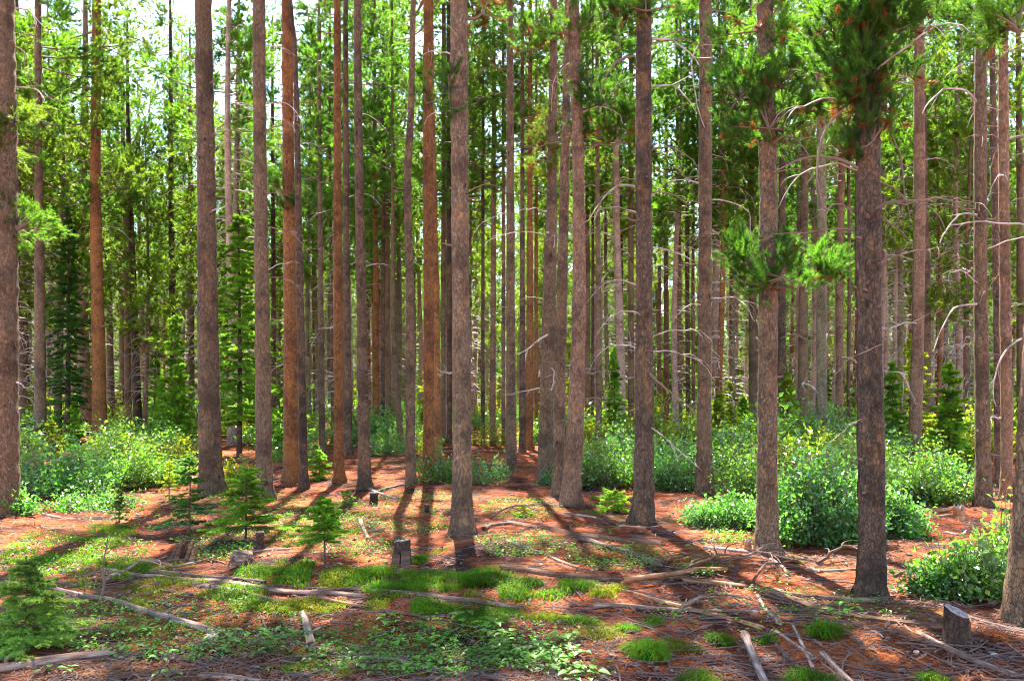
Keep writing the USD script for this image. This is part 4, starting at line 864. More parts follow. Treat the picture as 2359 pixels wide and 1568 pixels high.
LOGS = [
 ([(-40, 1552), (110, 1530), (246, 1507)], 28, 'thick weathered log with a broken end in the lower left corner', 'grey', 24),
 ([(130, 1357), (256, 1384), (405, 1426), (508, 1457)], 10, 'long smooth grey pole slanting past the crooked pine seedling to the pale stone', 'pale', 18),
 ([(-20, 1341), (90, 1345), (175, 1347)], 10, 'dark thin log behind the lower left fir seedling', 'dark', 8),
 ([(240, 1309), (405, 1332)], 8, 'slim log running right from the crooked pine seedling', 'grey', 8),
 ([(350, 1312), (480, 1329), (608, 1349)], 11, 'upper one of the two parallel weathered logs left of the grass strip', 'grey', 10),
 ([(400, 1330), (500, 1342), (640, 1362), (700, 1366)], 13, 'lower one of the two parallel weathered logs left of the grass strip', 'grey', 10),
 ([(445, 1351), (540, 1362), (634, 1375)], 11, 'short bleached log below the two parallel weathered logs', 'pale', 9),
 ([(146, 1296), (207, 1308)], 6, 'short stick in the grass left of the crooked pine seedling', 'brown', 5),
 ([(376, 1410), (418, 1393), (464, 1390)], 7, 'bent branch lying beside the long smooth grey pole', 'brown', 5),
 ([(405, 1299), (450, 1290), (499, 1276)], 8, 'split stick under the rotten leaning stump', 'grey', 6),
 ([(405, 1288), (470, 1284), (520, 1292)], 7, 'brown stick below the rotten leaning stump', 'brown', 5),
 ([(575, 1272), (665, 1266)], 8, 'short pale stick right of the upturned root chunk', 'grey', 6),
 ([(467, 1564), (600, 1574)], 16, 'weathered log cut by the bottom edge left of centre', 'grey', 14),
 ([(628, 1361), (720, 1371), (828, 1378)], 15, 'broad cracked log below the dense grass strip', 'grey', 12),
 ([(735, 1383), (845, 1403), (990, 1421)], 11, 'thin brown log below the broad cracked log', 'brown', 7),
 ([(754, 1366), (800, 1362), (850, 1365)], 9, 'short broken piece lying on the broad cracked log', 'brown', 6),
 ([(860, 1368), (926, 1377), (1060, 1388), (1205, 1397)], 11, 'long pale log along the lower edge of the dense grass strip', 'grey', 10),
 ([(653, 1476), (709, 1487), (793, 1503), (926, 1529), (1090, 1567)], 9, 'long thin pole running under the white stub toward the bottom edge', 'grey', 18),
 ([(715, 1497), (708, 1455), (697, 1418)], 19, 'white stub of branch pointing at the viewer with a dark end', 'pale', 13, .03),
 ([(725, 1466), (780, 1470), (838, 1478)], 6, 'short stick right of the white stub', 'pale', 4),
 ([(835, 1118), (875, 1132), (913, 1147)], 8, 'stick slanting right at the foot of the straight bare grey pine', 'pale', 6),
 ([(864, 1128), (910, 1121), (955, 1116)], 7, 'stick lying level at the foot of the straight bare grey pine', 'grey', 5),
 ([(829, 1205), (838, 1225), (848, 1246)], 9, 'pale stick pointing toward the split stump', 'pale', 7),
 ([(845, 1234), (884, 1223)], 7, 'small stick behind the split stump', 'grey', 5),
 ([(1117, 1228), (1160, 1217), (1200, 1216)], 10, 'brown curved branch right of the big central pine foot', 'brown', 8),
 ([(1172, 1215), (1295, 1234), (1405, 1247), (1520, 1258)], 10, 'long log across the needles below the blotched dark pine', 'brown', 12),
 ([(1340, 1251), (1412, 1270), (1526, 1300)], 12, 'grey log slanting right below the long log across the needles', 'grey', 18),
 ([(1159, 1329), (1315, 1335), (1444, 1342), (1580, 1337)], 14, 'big dark cracked log above the right grass patch', 'brown', 14),
 ([(1438, 1366), (1548, 1349), (1619, 1331), (1672, 1327)], 12, 'smooth orange curved branch resting on the big dark log', 'orange', 8, .06),
 ([(1376, 1363), (1516, 1390), (1603, 1412), (1752, 1460)], 8, 'long straight stick slanting down right below the orange curved branch', 'orange', 11),
 ([(1373, 1405), (1506, 1408), (1620, 1414), (1743, 1421)], 13, 'half buried log under the long straight slanting stick', 'grey', 10),
 ([(1162, 1254), (1230, 1283), (1330, 1312)], 8, 'thin bleached log on the orange needles right of the central shadow', 'pale', 6),
 ([(1626, 1270), (1690, 1273), (1752, 1277)], 10, 'pale log end lying at the foot of the needle tufted pine', 'pale', 8),
 ([(1795, 1238), (1850, 1247)], 6, 'white stick in front of the largest glossy shrub', 'pale', 5),
 ([(1745, 1386), (1768, 1420), (1795, 1455)], 8, 'grey stick crossing the right hand log pile steeply', 'pale', 10),
 ([(1716, 1472), (1738, 1520), (1768, 1585)], 20, 'thick bleached pole pointing down at the bottom edge right of centre', 'pale', 24),
 ([(1580, 1350), (1690, 1360), (1800, 1374)], 18, 'thick brown log running right from the orange curved branch', 'brown', 12),
 ([(1745, 1369), (1830, 1398), (1914, 1429), (2040, 1448), (2170, 1462)], 17, 'long brown log slanting right to the cut stump', 'brown', 14),
 ([(1772, 1375), (1880, 1379), (1979, 1381), (2050, 1381)], 12, 'straight log lying across the foot of the near dark pine', 'grey', 18),
 ([(2056, 1383), (2110, 1397), (2151, 1406), (2196, 1394)], 8, 'bent branch right of the near dark pine foot', 'brown', 8),
 ([(2118, 1472), (2232, 1526), (2335, 1562)], 12, 'long pale log running down right below the cut stump', 'grey', 14),
 ([(1896, 1511), (1930, 1540), (1980, 1582)], 14, 'broken log stub at the bottom edge right of the bleached pole', 'pale', 18),
 ([(1827, 1460), (1848, 1495), (1872, 1534)], 6, 'steep white stick left of the round grass tuft', 'pale', 9),
 ([(1789, 1468), (1830, 1492), (1872, 1514)], 7, 'white stick crossing the steep white stick', 'pale', 7),
 ([(1771, 1474), (1814, 1514)], 8, 'short grey stick left of the crossing white sticks', 'grey', 6),
 ([(2232, 1437), (2300, 1447), (2380, 1460)], 10, 'log running right from the cut stump to the edge', 'grey', 10),
 ([(2238, 1480), (2290, 1486)], 9, 'short piece of wood at the right foot of the cut stump', 'brown', 8),
 ([(2108, 1174), (2150, 1180), (2194, 1176)], 9, 'upper one of two back logs beside the small back stump', 'orange', 8),
 ([(2130, 1189), (2165, 1188), (2203, 1182)], 10, 'lower one of two back logs beside the small back stump', 'orange', 9),
 ([(1775, 1288), (1795, 1300), (1812, 1327)], 8, 'pale bent branch right of the needle tufted pine foot', 'pale', 6),
 ([(1859, 1309), (1910, 1314), (1968, 1315)], 8, 'thin log left of the near dark pine', 'grey', 7),
 ([(1920, 1335), (1975, 1341)], 5, 'thin stick just left of the near dark pine', 'brown', 4),
 ([(2089, 1353), (2100, 1368), (2114, 1379)], 10, 'pale bark piece left of the low right shrub', 'pale', 6),
 ([(2114, 1378), (2160, 1383), (2215, 1378), (2240, 1370)], 4, 'thin bent twig below the low right shrub', 'orange', 3),
 ([(2073, 1432), (2083, 1455), (2100, 1470), (2135, 1461)], 3.5, 'thin curled yellow twig left of the cut stump', 'orange', 3),
 ([(2151, 1510), (2185, 1498), (2222, 1490)], 3.5, 'thin grey twig in front of the cut stump', 'pale', 3),
 ([(2238, 1481), (2270, 1500), (2308, 1525)], 3.5, 'thin grey twig slanting right of the cut stump', 'pale', 3),
 ([(2174, 1529), (2220, 1540), (2266, 1556)], 4, 'thin twig near the lower right corner', 'orange', 3),
 ([(100, 1178), (170, 1190)], 6, 'pink grey stick on the bare soil right of the left edge trunk', 'pale', 5),
 ([(1590, 1215), (1640, 1212), (1690, 1216)], 7, 'thin grey log on the needles below the low glossy shrub', 'grey', 5),
 ([(1425, 1221), (1470, 1216), (1515, 1211)], 4, 'pale stick in front of the blotched dark pine foot', 'pale', 4),
 ([(1330, 1187), (1350, 1193), (1372, 1195)], 5, 'white stick right of the stripped base trunk', 'pale', 4),
 ([(2180, 1222), (2212, 1228), (2222, 1223)], 6, 'pale stick on the orange clearing behind the right shrub', 'pale', 5),
 ([(2290, 1405), (2310, 1412), (2360, 1395), (2400, 1380)], 4, 'thin arched twig at the foot of the leaning right pine', 'orange', 3),
 ([(1850, 1230), (1960, 1292)], 5, 'thin stick left behind the near dark pine', 'brown', 4),
 ([(1512, 1500), (1535, 1520), (1550, 1546)], 6, 'short grey stick between the two bottom grass tufts', 'grey', 6),
]
for k, e in enumerate(LOGS):
    pts, w, label, tone, w2 = e[:5]
    big = w > 6.5
    log(pts, w, label, tone, w2, 'fallen_log' if w >= 9 and 'stick' not in label and 'branch' not in label and 'twig' not in label else 'fallen_branch', 'log' if ' log' in label or 'pole' in label else 'branch', k, e[5] if len(e) > 5 else 0, stubs=1 if w > 10 else 0)
# twiggy dead tops lying at the right: each a forked branch
def forked(px, py, ln, a, label, seed, tone='brown'):
    rng = np.random.default_rng(seed); b = at(px, py); t = thing('forked_branch', b); tag(t, label, 'branch')
    x = np.linspace(0, ln, 9); line = np.stack([x * math.cos(a), x * math.sin(a), .03 + .12 * np.sin(x / ln * 2.8) + rng.normal(0, .008, 9)], 1); line[1:, :2] += rng.normal(0, .02, (8, 2))
    line[:, 2] += gz(line[:, 0] + b[0], line[:, 1] + b[1]) - b[2]
    obj('main_stem', tube(line, np.linspace(.016, .006, 9), 6, seed, .15), W[tone], t)
    for k in range(7):
        i0 = rng.integers(1, 8); d = a + rng.choice([-1, 1]) * rng.uniform(.4, 1.3); l2 = ln * rng.uniform(.25, .55)
        s_ = np.linspace(0, 1, 7)[:, None]; cur = rng.uniform(-.6, .6)
        tw = line[i0] + s_ * l2 * np.array([math.cos(d), math.sin(d), rng.uniform(-.05, .45)]) + s_ ** 2 * l2 * np.array([-math.sin(d) * cur, math.cos(d) * cur, -.25])
        g = gz(tw[:, 0] + b[0], tw[:, 1] + b[1]) - b[2]; tw[:, 2] = np.maximum(tw[:, 2], g + .006)
        obj('twig', tube(tw, np.linspace(.008, .003, 7), 5), W[tone], t)
forked(1570, 1330, .8, .5, 'tangled dead branch behind the orange curved branch', 1)
forked(1640, 1310, .8, -.1, 'grey forked branch right of the slanting grey log', 2, 'grey')
forked(1700, 1325, .7, 2.6, 'tangled dead branch at the right end of the orange curved branch', 3)
forked(1735, 1350, .6, .9, 'dark forked branch above the thick brown log', 4)
forked(1880, 1300, .6, .2, 'curled dead branch left of the near dark pine', 5, 'grey')
forked(2060, 1340, .7, -.4, 'dead branch with thin twigs right of the near dark pine', 6, 'grey')
forked(1560, 1425, .5, .3, 'small forked twig beside the half buried log', 7, 'grey')
forked(490, 1245, .7, .5, 'thin white dead branch beside the rotten leaning stump', 8, 'pale')
forked(245, 1335, .5, .6, 'small white forked twig at the crooked pine seedling', 9, 'pale')
forked(1130, 1200, .6, .2, 'dead twig on the path right of the big central pine', 10, 'grey')

# ------------------------------------------------------------------ stumps, stone, root
def stump(px, py, top, w, label, seed, tone=None, tilt=0.0, cutmat=CUT, rag=0.0, name='tree_stump', lean=0.0):
    rng = np.random.default_rng(seed); b = at(px, py); t = thing(name, b); tag(t, label, 'stump')
    h = (py - top) / K * b[1]; r = w / 2 / K * b[1]
    z = np.array([-.05, .0, .15, .4, .7, .9, 1.0]) * h; rr = r * np.array([1.2, 1.14, 1.05, 1.0, .97, .96, .92])
    n = 22; v, f = tube(np.stack([lean * z, z * 0, z], 1), rr, n, seed, .16, cap=False, nscale=9)
    a = np.arctan2(v[:, 1], v[:, 0]); topring = np.arange(6 * n, 7 * n)
    # fluted bark: grooves run down the side
    k = 1 + .07 * np.sign(np.sin(a * 7 + seed)) * abs(np.sin(a * 7 + seed)) ** .5; v[:, :2] = (v[:, :2] - np.c_[lean * v[:, 2], 0 * v[:, 2]]) * k[:, None] + np.c_[lean * v[:, 2], 0 * v[:, 2]]
    v[topring, 2] += tilt * (v[topring, 0] + v[topring, 1] * -.8) + rag * h * rng.uniform(-1, .3, n); 
    ring5 = np.arange(5 * n, 6 * n); v[ring5, 2] = np.minimum(v[ring5, 2], v[topring, 2] - .012)
    obj('bark', (v, f), tone or STUMPBARK, t, smooth=50)
    inner = v[topring].copy(); c = inner.mean(0); inner = c + (inner - c) * .93; inner[:, 2] += .004
    mid = c + (inner - c) * .5; mid[:, 2] += rng.normal(0, .004 + rag * h * .3, n)
    vv = np.vstack([v[topring], inner, mid, c[None]]); ff = []
    for j in range(n):
        m = (j + 1) % n
        ff += [[j, m, n + m], [j, n + m, n + j], [n + j, n + m, 2 * n + m], [n + j, 2 * n + m, 2 * n + j], [2 * n + j, 2 * n + m, 3 * n]]
    obj('cut_face', (vv, np.array(ff)), cutmat, t)
    return t, b, r, h
stump(2204, 1488, 1416, 56, 'dark sawn stump with a tilted grey top at the lower right', 1, tilt=-.35)
t, b, r, h = stump(926, 1303, 1248, 40, 'split dark stump with a plank of bark standing off it left of the central pine', 2, rag=.05, tilt=.1)
for (dx, dw, hh) in ((-.55, .7, .62), (.55, .8, .78)):
    bb = trimesh.creation.box((r * dw * 1.3, r * .35, h * hh)); bb = bb.subdivide().subdivide(); vv = np.array(bb.vertices); vv += (meshkit.fbm(vv * 20, 2, 4)[:, None] - .5) * r * .25
    vv[:, 2] += h * hh / 2 - .03; vv[:, 1] -= r * 1.08 - vv[:, 2] * .12; vv[:, 0] += r * dx
    obj('bark_slab', (vv, np.array(bb.faces)), W['dark'], t)
stump(599, 1268, 1226, 20, 'small brown stump behind the short pale stick on the left', 3)
stump(861, 1160, 1136, 19, 'small dark stump in front of the straight bare grey pine', 4)
stump(983, 1180, 1160, 12, 'tiny stump in the shade left of the big central pine', 5)
stump(2208, 1190, 1158, 24, 'pointed orange brown back stump beside two logs', 6, W['orange'], rag=.35)
0 and stump(110, 1190, 1176, 20, 'low dark stump on bare soil right of the left edge trunk', 7)
stump(1722, 1272, 1244, 16, 'small orange wood chunk standing against the needle tufted pine', 8, W['orange'], rag=.2)
stump(532, 1100, 1068, 16, 'small orange stump far left between two big pines', 9, W['orange'], rag=.2)
0 and stump(690 + 205, 1095, 1080, 12, 'little dark stump behind the straight bare grey pine', 10)
# the rotten leaning stump: splinters
b = at(425, 1284); t = thing('rotten_stump', b); tag(t, 'rotten reddish stump leaning right, split into upright splinters', 'stump'); rng = np.random.default_rng(8)
for k in range(9):
    x0 = rng.uniform(-.11, .1); y0 = rng.uniform(-.06, .06); hh = rng.uniform(.12, .25)
    ln = np.array([[x0, y0, -.04], [x0 + .03, y0, hh * .5], [x0 + .075 + rng.uniform(-.02, .03), y0, hh]])
    obj('splinter', tube(bend(ln, 6), np.linspace(.034, .012, 6), 6, k, .35, nscale=20), W['brown' if k % 2 else 'dark'], t)
# upturned root chunk
b = at(556, 1307); t = thing('root_chunk', b); tag(t, 'upturned grey root chunk with hanging splinters near the small brown stump', 'root'); rng = np.random.default_rng(9)
ms = trimesh.creation.icosphere(3, 1.0); vv = np.array(ms.vertices); nz_ = meshkit.fbm(vv * 1.7, 3, 6); vv *= (.6 + .8 * nz_)[:, None]; vv = vv * [.10, .075, .075] + [0, 0, .075]
obj('root_body', (vv, np.array(ms.faces)), W['grey'], t, smooth=40)
for k in range(8):
    a = rng.uniform(np.pi, 2 * np.pi); d = np.array([math.cos(a), math.sin(a) * .6, 0])
    ln = np.array([d * .05 + [0, 0, .12], d * .11 + [0, 0, .08], d * .16 + [0, 0, .0]])
    obj('root_splinter', tube(bend(ln, 5), np.linspace(.016, .005, 5), 5, k, .3, nscale=20), W['grey' if k % 3 else 'brown'], t)
def stone(px, py, w, label, seed, mat=ROCK):
    b = at(px, py); r = w / 2 / K * b[1]
    ms = trimesh.creation.icosphere(3, 1.0); vv = np.array(ms.vertices); vv *= (.75 + .5 * meshkit.fbm(vv * 1.3 + seed, 3, seed))[:, None]; vv = vv * [r, r * .8, r * .62] + [0, 0, r * .22]
    x = obj('stone', (vv, np.array(ms.faces)), mat, None, smooth=35); UsdGeom.Xformable(x).AddTranslateOp().Set(Gf.Vec3d(*map(float, b))); tag(x, label, 'stone')
stone(486, 1470, 34, 'pale buff stone at the lower end of the long smooth pole', 3)
stone(2290, 1515, 18, 'small dark stone at the lower right', 4)
stone(1730 + 380, 1512, 14, 'small grey stone below the brown log near the cut stump', 5)
# the pale strip of bark missing at the clustered trunk's base is wood laid bare
t, base = TREES[find(rt)]

# ------------------------------------------------------------------ grass
def inpatch(rng, n, cx, cy, rx, ry):
    a = rng.uniform(0, 2 * np.pi, n); r = np.sqrt(rng.uniform(0, 1, n))
    px, py = cx + np.cos(a) * r * rx, cy + np.sin(a) * r * ry
    Y = EYE * K / (py - HZ); x = (px - CX) / K * Y
    return np.stack([x, Y, gz(x, Y)], 1), r
def blades(P, rng, hgt, w=.0032, spread=.6):
    n = len(P); a = rng.uniform(0, 2 * np.pi, n); d = np.stack([np.cos(a), np.sin(a), 0 * a], 1); s_ = np.stack([-np.sin(a), np.cos(a), 0 * a], 1)
    h = np.reshape(hgt * rng.uniform(.5, 1.2, n), (-1, 1)); k = rng.uniform(.15, 1, (n, 1)) * spread
    p1 = P + d * h * k * .3 + [0, 0, 1] * h * .6; p2 = P + d * h * k + [0, 0, 1] * h * (.95 - .45 * k)
    w_ = w * rng.uniform(.7, 1.4, (n, 1))
    V = np.stack([P - s_ * w_, P + s_ * w_, p1 + s_ * w_ * .8, p1 - s_ * w_ * .8, p2], 1).reshape(-1, 3); i = np.arange(n)[:, None] * 5
    return V, np.vstack([i + [0, 1, 2], i + [0, 2, 3], i + [3, 2, 4]])
rng = np.random.default_rng(41)
GP = [ # cx, cy, rx, ry, count, blade height, yellow
 (180, 1255, 150, 28, 3000, .10, 0), (90, 1285, 100, 26, 1700, .10, 0), (300, 1300, 120, 24, 2200, .10, 0), (250, 1222, 70, 14, 1200, .10, 0), (400, 1345, 130, 20, 1500, .10, 1),
 (590, 1325, 60, 16, 1500, .13, 0), (680, 1330, 55, 28, 2000, .15, 0), (770, 1335, 55, 20, 1500, .13, 1), (880, 1345, 80, 26, 3400, .15, 0), (985, 1350, 110, 26, 4500, .14, 0), (1100, 1355, 75, 28, 3600, .15, 0),
 (1200, 1365, 80, 24, 2600, .13, 0), (1300, 1370, 90, 24, 3000, .13, 0), (1390, 1380, 60, 16, 1300, .12, 1), (650, 1400, 100, 20, 1800, .11, 1), (860, 1395, 90, 15, 1600, .10, 1), (980, 1405, 70, 14, 1200, .10, 0),
 (150, 1310, 170, 55, 2200, .08, 0), (330, 1430, 260, 70, 2400, .055, 0), (900, 1480, 330, 75, 3000, .05, 0), (1150, 1400, 250, 40, 2200, .07, 0), (620, 1230, 160, 40, 1300, .05, 0),
 (1130, 1425, 70, 22, 1700, .11, 0), (1275, 1425, 60, 20, 1400, .11, 1), (960, 1292, 25, 12, 500, .10, 0), (1370, 1460, 60, 20, 900, .1, 1), (560, 1370, 110, 16, 1500, .10, 0), (1000, 1280, 40, 10, 300, .08, 1), (1030, 1215, 40, 12, 400, .1, 1), (1330, 1440, 50, 18, 700, .10, 0),
 (330, 1390, 60, 14, 500, .09, 1), (720, 1540, 60, 20, 500, .08, 0), (820, 1555, 50, 14, 400, .08, 1), (1560, 1500, 60, 25, 600, .1, 1)]
G0, G1 = [], []
for (cx, cy, rx, ry, n, hg, yl) in GP:
    P, r = inpatch(rng, int(n * 2.7), cx, cy, rx * 1.2, ry * 1.2)
    keep = meshkit.noise(P * [6, 6, 0], 4) + rng.uniform(-.25, .25, len(P)) > .33 + .5 * r ** 2; P, r = P[keep], r[keep]
    mix = rng.random(len(P)) < (.75 if yl else .22)
    for sel, store in ((~mix, G0), (mix, G1)):
        store.append(blades(P[sel], rng, hg * .62 * (1.1 - .5 * r[sel]) * rng.uniform(.6, 1.3, sel.sum()), .0025, 1.4))
tag(obj('grass', join(G0), GRASS), 'soft green forest grass growing in strips among the logs', 'grass', kind='stuff')
tag(obj('dry_grass', join(G1), GRASS_Y), 'yellowing thin grass mixed into the green strips', 'grass', kind='stuff')
for k, (cx, cy, rx, hg, n, label) in enumerate([
    (1896, 1478, 42, .19, 900, 'round dark green grass tuft left of the cut stump'),
    (1492, 1510, 58, .20, 1300, 'tall green grass tuft at the bottom right of centre'),
    (1655, 1478, 38, .13, 600, 'small grass tuft under the long slanting stick'),
    (1440, 1448, 34, .12, 450, 'small grass tuft above the tall bottom tuft'),
    (1855, 1568, 70, .16, 1100, 'wide grass tuft at the bottom edge beside the bleached pole'),
    (1622, 1572, 62, .17, 1000, 'grass tuft at the bottom edge left of the bleached pole'),
    (2155, 1572, 42, .12, 500, 'grass tuft at the bottom edge below the cut stump'),
    (1822, 1291, 22, .14, 260, 'little yellowish grass tuft at the foot of the needle tufted pine'),
    (1762, 1480, 26, .10, 260, 'flat little grass tuft at the top of the bleached pole'),
    (1977, 1362, 20, .10, 200, 'thin grass tuft at the left foot of the near dark pine'),
    (1612, 1212, 18, .12, 200, 'small bright grass tuft below the low glossy shrub'),
    (1510, 1437, 32, .12, 350, 'grass tuft on the half buried log')]):
    b = at(cx, cy); rr = rx / K * b[1] * .9; t = thing('grass_tuft', b); tag(t, label, 'grass tuft')
    nb = 5 + int(rr * 30); hub = rng.normal(0, .42, (nb, 2)) * rr * [1, .8]
    for part, cnt, mat in (('blades', int(n * 1.25), GRASS), ('dry_blades', int(n * .35), GRASS_Y)):
        w_ = rng.integers(0, nb, cnt); e = rng.normal(0, .22, (cnt, 2)) * rr
        P = np.c_[hub[w_] + e, np.zeros(cnt)]; P[:, 2] = gz(P[:, 0] + b[0], P[:, 1] + b[1]) - b[2]
        hh = hg * .66 * rng.uniform(.35, 1.15, cnt) * np.exp(-(np.linalg.norm(P[:, :2], axis=1) / rr) ** 2 * .5)
        obj(part, blades(P, rng, hh, .0021, 1.7), mat, t)

# ------------------------------------------------------------------ leafy ground plants
HK = []
for q in range(5):
    r_ = np.random.default_rng(600 + q); c = kindof('herb_kind_' + 'abcde'[q])
    stems = []
    for k in range([5, 4, 6, 3, 5][q]):
        a = k * 2.4 + r_.uniform(-.4, .4); e = r_.uniform(.015, .06); h = r_.uniform(.02, .075)
        d = np.array([math.cos(a), math.sin(a), 0]); p = d * e + np.array([0, 0, h])
        stems.append(tube(bend([[0, 0, -.01], p * [.5, .5, .7], p], 5), .0012, 4))
        ln = r_.uniform(.045, .085); w = ln * r_.uniform(.5, .75); s_ = np.array([-d[1], d[0], 0]); up = unit(np.array([-d[0] * .25, -d[1] * .25, 1]) + r_.normal(0, .15, 3))
        tt = np.array([0, .2, .45, .75, 1.0]); ww = np.array([.25, .85, 1.0, .6, 0]) * w / 2
        cen = p + d * (ln * tt)[:, None] + up * (ln * (.18 * tt - .3 * tt ** 2))[:, None]
        Lf = cen + s_ * ww[:, None] + up * (ww * .3)[:, None]; Rt = cen - s_ * ww[:, None] + up * (ww * .3)[:, None]
        V = np.vstack([cen, Lf, Rt]); f = []
        for j in range(4): f += [[j, j + 1, 5 + j + 1], [j, 5 + j + 1, 5 + j], [j, 10 + j + 1, j + 1], [j, 10 + j, 10 + j + 1]]
        obj('leaf', (V, np.array(f)), HERB, c, smooth=True)
    obj('stems', join(stems), HERB, c); HK.append(c)
rng = np.random.default_rng(52); spots = []
for (cx, cy, rx, ry, n) in [(1210, 1510, 130, 50, 55), (1010, 1460, 160, 45, 32), (900, 1530, 150, 35, 14), (1330, 1540, 70, 28, 14), (600, 1500, 130, 60, 12), (330, 1490, 160, 50, 11), (230, 1560, 180, 10, 4)]:
    P, _ = inpatch(rng, n, cx, cy, rx, ry); spots += list(P)
for k, q in enumerate(spots):
    p = copy('ground_herb', HK[k % 5], q, rng.uniform(0, 6.28), rng.uniform(.5, 1.0))
    tag(p, 'low herb with broad light green leaves on the dark foreground soil', 'herb', 'broad leaved herbs on the foreground soil')
for (px, py, label) in [(1955, 1415, 'light green leafy sprig below the foot of the near dark pine'), (1932, 1440, 'small leafy sprig above the round grass tuft'), (1790, 1345, 'green leafy sprig at the right of the tangled branches'),
                        (1560, 1290, 'leafy green sprig on the needles beside the slanting grey log'), (1600, 1275, 'leafy green sprig left of the pale log end'), (1400, 1235, 'small green sprig below the blotched dark pine')]:
    p = copy('leafy_sprig', HK[2], at(px, py), rng.uniform(0, 6.28), 1.1); tag(p, label, 'herb')
# small low seedlings and leaf rosettes in the middle distance: nobody could count them
rng = np.random.default_rng(53); P = []
for (cx, cy, rx, ry, n) in [(700, 1210, 140, 40, 500), (820, 1240, 120, 60, 350), (1200, 1180, 90, 30, 260), (1200, 1270, 100, 35, 260), (1420, 1290, 120, 30, 280), (1680, 1240, 60, 20, 160), (500, 1250, 100, 40, 300), (930, 1180, 160, 60, 450), (420, 1450, 300, 80, 420), (1000, 1500, 330, 70, 500), (180, 1270, 170, 50, 300), (330, 1190, 140, 25, 120), (1800, 1420, 300, 60, 130), (1620, 1310, 60, 25, 120), (560, 1160, 200, 30, 350)]:
    q, _ = inpatch(rng, n, cx, cy, rx, ry); P.append(np.repeat(q, 4, 0))
P = np.vstack(P); P = P + rng.normal(0, 1, P.shape) * [.03, .03, 0]; P[:, 2] = gz(P[:, 0], P[:, 1]) + rng.uniform(.01, .07, len(P)); s_ = rng.uniform(.015, .036, len(P))
tag(obj('ground_cover', leaves(P, rng.normal(0, 1, P.shape) * [1, 1, .25], rng.normal(0, .3, P.shape) + [0, 0, 1], s_, s_ * .6), HERB), 'tiny green leaves scattered over the needle floor', 'ground cover', kind='stuff')

# ------------------------------------------------------------------ litter: needles, twigs, cones
rng = np.random.default_rng(61)
n = 130000
py = HZ + 2933.8 / (3.9 + (22 - 3.9) * rng.uniform(0, 1, n) ** 1.7); px = rng.uniform(-30, 2390, n); Y = EYE * K / (py - HZ); x = (px - CX) / K * Y
P = np.stack([x, Y, gz(x, Y) + rng.uniform(.002, .014, n)], 1)
keep = meshkit.noise(np.stack([x * 1.3, Y * 1.3, 0 * x], 1), 8) + rng.uniform(-.3, .3, n) > .36; P = P[keep]; Q = []
for (bx, by, wb, *_r) in PINES:
    b = at(bx, by)
    if b[1] < 16:
        m = 420; r0 = wb / 2 / K * b[1]; rr = r0 * (1.05 + rng.exponential(.55, m)); aa = rng.uniform(0, 2 * np.pi, m)
        q = np.stack([b[0] + np.cos(aa) * rr, b[1] + np.sin(aa) * rr, 0 * aa], 1); q[:, 2] = gz(q[:, 0], q[:, 1]) + .075 * np.exp(-(rr / r0 - 1) * 2.2) * rng.uniform(.1, 1, m); Q.append(q)
P = np.vstack([P] + Q); n = len(P)
a = rng.uniform(0, 2 * np.pi, n); d = np.stack([np.cos(a), np.sin(a), rng.normal(0, .18, n)], 1); s_ = np.stack([-np.sin(a), np.cos(a), 0 * a], 1)
ln = rng.uniform(.03, .10, (n, 1)); w = rng.uniform(.0014, .0042, (n, 1))
V, f = tris(P - s_ * w, P + s_ * w, P + d * ln); tag(obj('needle_litter', (V, f), LITTER), 'loose layer of rust coloured fallen pine needles', 'needles', kind='stuff')
tw = []
for k in range(3900):
    Y = 4.0 + 20 * rng.uniform() ** 1.8; x = rng.uniform(-.68, .68) * Y; a = rng.uniform(0, 6.28) if rng.random() < .5 else rng.normal(0, .5); ln = rng.uniform(.06, .42) * (1 if rng.random() < .8 else 2.2)
    t_ = np.linspace(-.5, .5, 4)[:, None]; q = np.array([x, Y, 0]) + t_ * ln * np.array([math.cos(a), math.sin(a), 0]) + (t_ ** 2) * ln * rng.uniform(-.5, .5) * np.array([-math.sin(a), math.cos(a), 0])
    q[:, 2] = gz(q[:, 0], q[:, 1]) + .006 + rng.uniform(0, .02); r = rng.uniform(.0018, .007)
    tw.append(tube(q, np.linspace(r, r * .5, 4), 4, cap=False))
tag(obj('twig_litter', join(tw), TWIG), 'countless small broken twigs strewn over the forest floor', 'twigs', kind='stuff')
ch = []; base_ = trimesh.creation.icosphere(1, 1.0); bv, bf = np.array(base_.vertices), np.array(base_.faces)
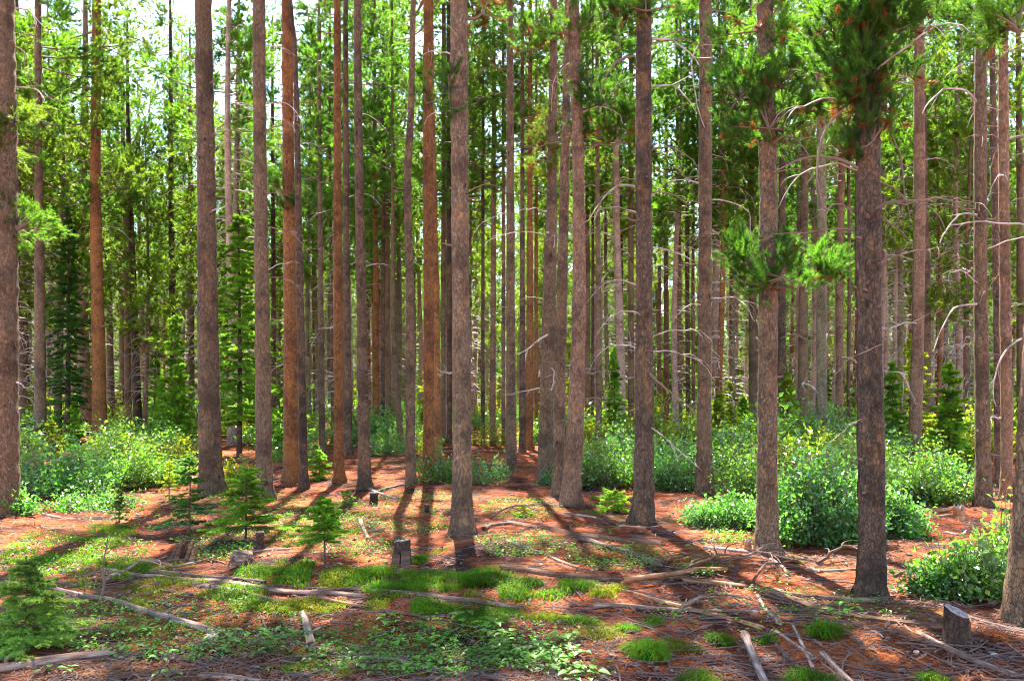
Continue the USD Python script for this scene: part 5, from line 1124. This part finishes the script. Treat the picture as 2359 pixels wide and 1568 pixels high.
for k in range(420):
    Y = 4.0 + 12 * rng.uniform() ** 1.6; x = rng.uniform(-.68, .68) * Y; s = rng.uniform(.008, .02); q = bv * (.75 + .5 * rng.random((len(bv), 1))) * [s * 1.5, s, s * .9]
    a = rng.uniform(0, 6.28); q = q @ np.array([[math.cos(a), -math.sin(a), 0], [math.sin(a), math.cos(a), 0], [0, 0, 1]]).T
    ch.append((q + [x, Y, float(gz(x, Y)) + s * .5], bf))
n = 5200; Y = 3.9 + 14 * rng.uniform(0, 1, n) ** 1.7; x = rng.uniform(-.68, .68, n) * Y; P = np.stack([x, Y, gz(x, Y) + rng.uniform(.004, .022, n)], 1)
D = rng.normal(0, 1, (n, 3)) * [1, .8, .22]; s_ = rng.uniform(.012, .05, n)
tag(obj('bark_chips', leaves(P, D, rng.normal(0, .35, (n, 3)) + [0, 0, 1], s_ * 1.6, s_ * .7, .1), TWIG), 'small flakes of bark and broken wood strewn on the floor', 'bark chips', kind='stuff')
for (cx, cy, rx, ry, n, label) in [(1255, 1200, 34, 10, 900, 'heap of rust red dead needles behind the long log, left of the blotched dark pine'), (1315, 1212, 26, 8, 600, 'small rust red needle heap nearest the blotched dark pine'), (70, 1213, 45, 7, 500, 'orange dead needle heap on the bare soil at far left'),
                                   (1560, 1160, 30, 8, 500, 'reddish needle heap in front of the shrubs right of the blotched dark pine'), (1340, 1290, 70, 10, 900, 'thin orange needle heap between two pale logs'), (2290, 1480, 40, 12, 700, 'orange needle heap right of the cut stump'), (690, 1230, 22, 7, 300, 'orange needle heap left of the long stemmed fir seedling'), (2120, 1290, 80, 12, 900, 'orange needle drift in the clearing behind the right shrub')]:
    q, r = inpatch(rng, n, cx, cy, rx, ry); q[:, 2] += (1 - r ** 2) * .035 * rng.uniform(0, 1, n); d = rng.normal(0, 1, (n, 3)) * [1, 1, .45]
    b = at(cx, cy); s_ = unit(np.cross(d, rng.normal(0, 1, (n, 3)))) * .0028
    p_ = obj('needle_heap', tris(q - s_, q + s_, q + unit(d) * rng.uniform(.04, .1, (n, 1))), DEADN); tag(p_, label, 'needle heap')
tag(obj('cone_litter', join(ch), CONE), 'small dark pine cones and bark lumps lying on the floor', 'cones', kind='stuff')
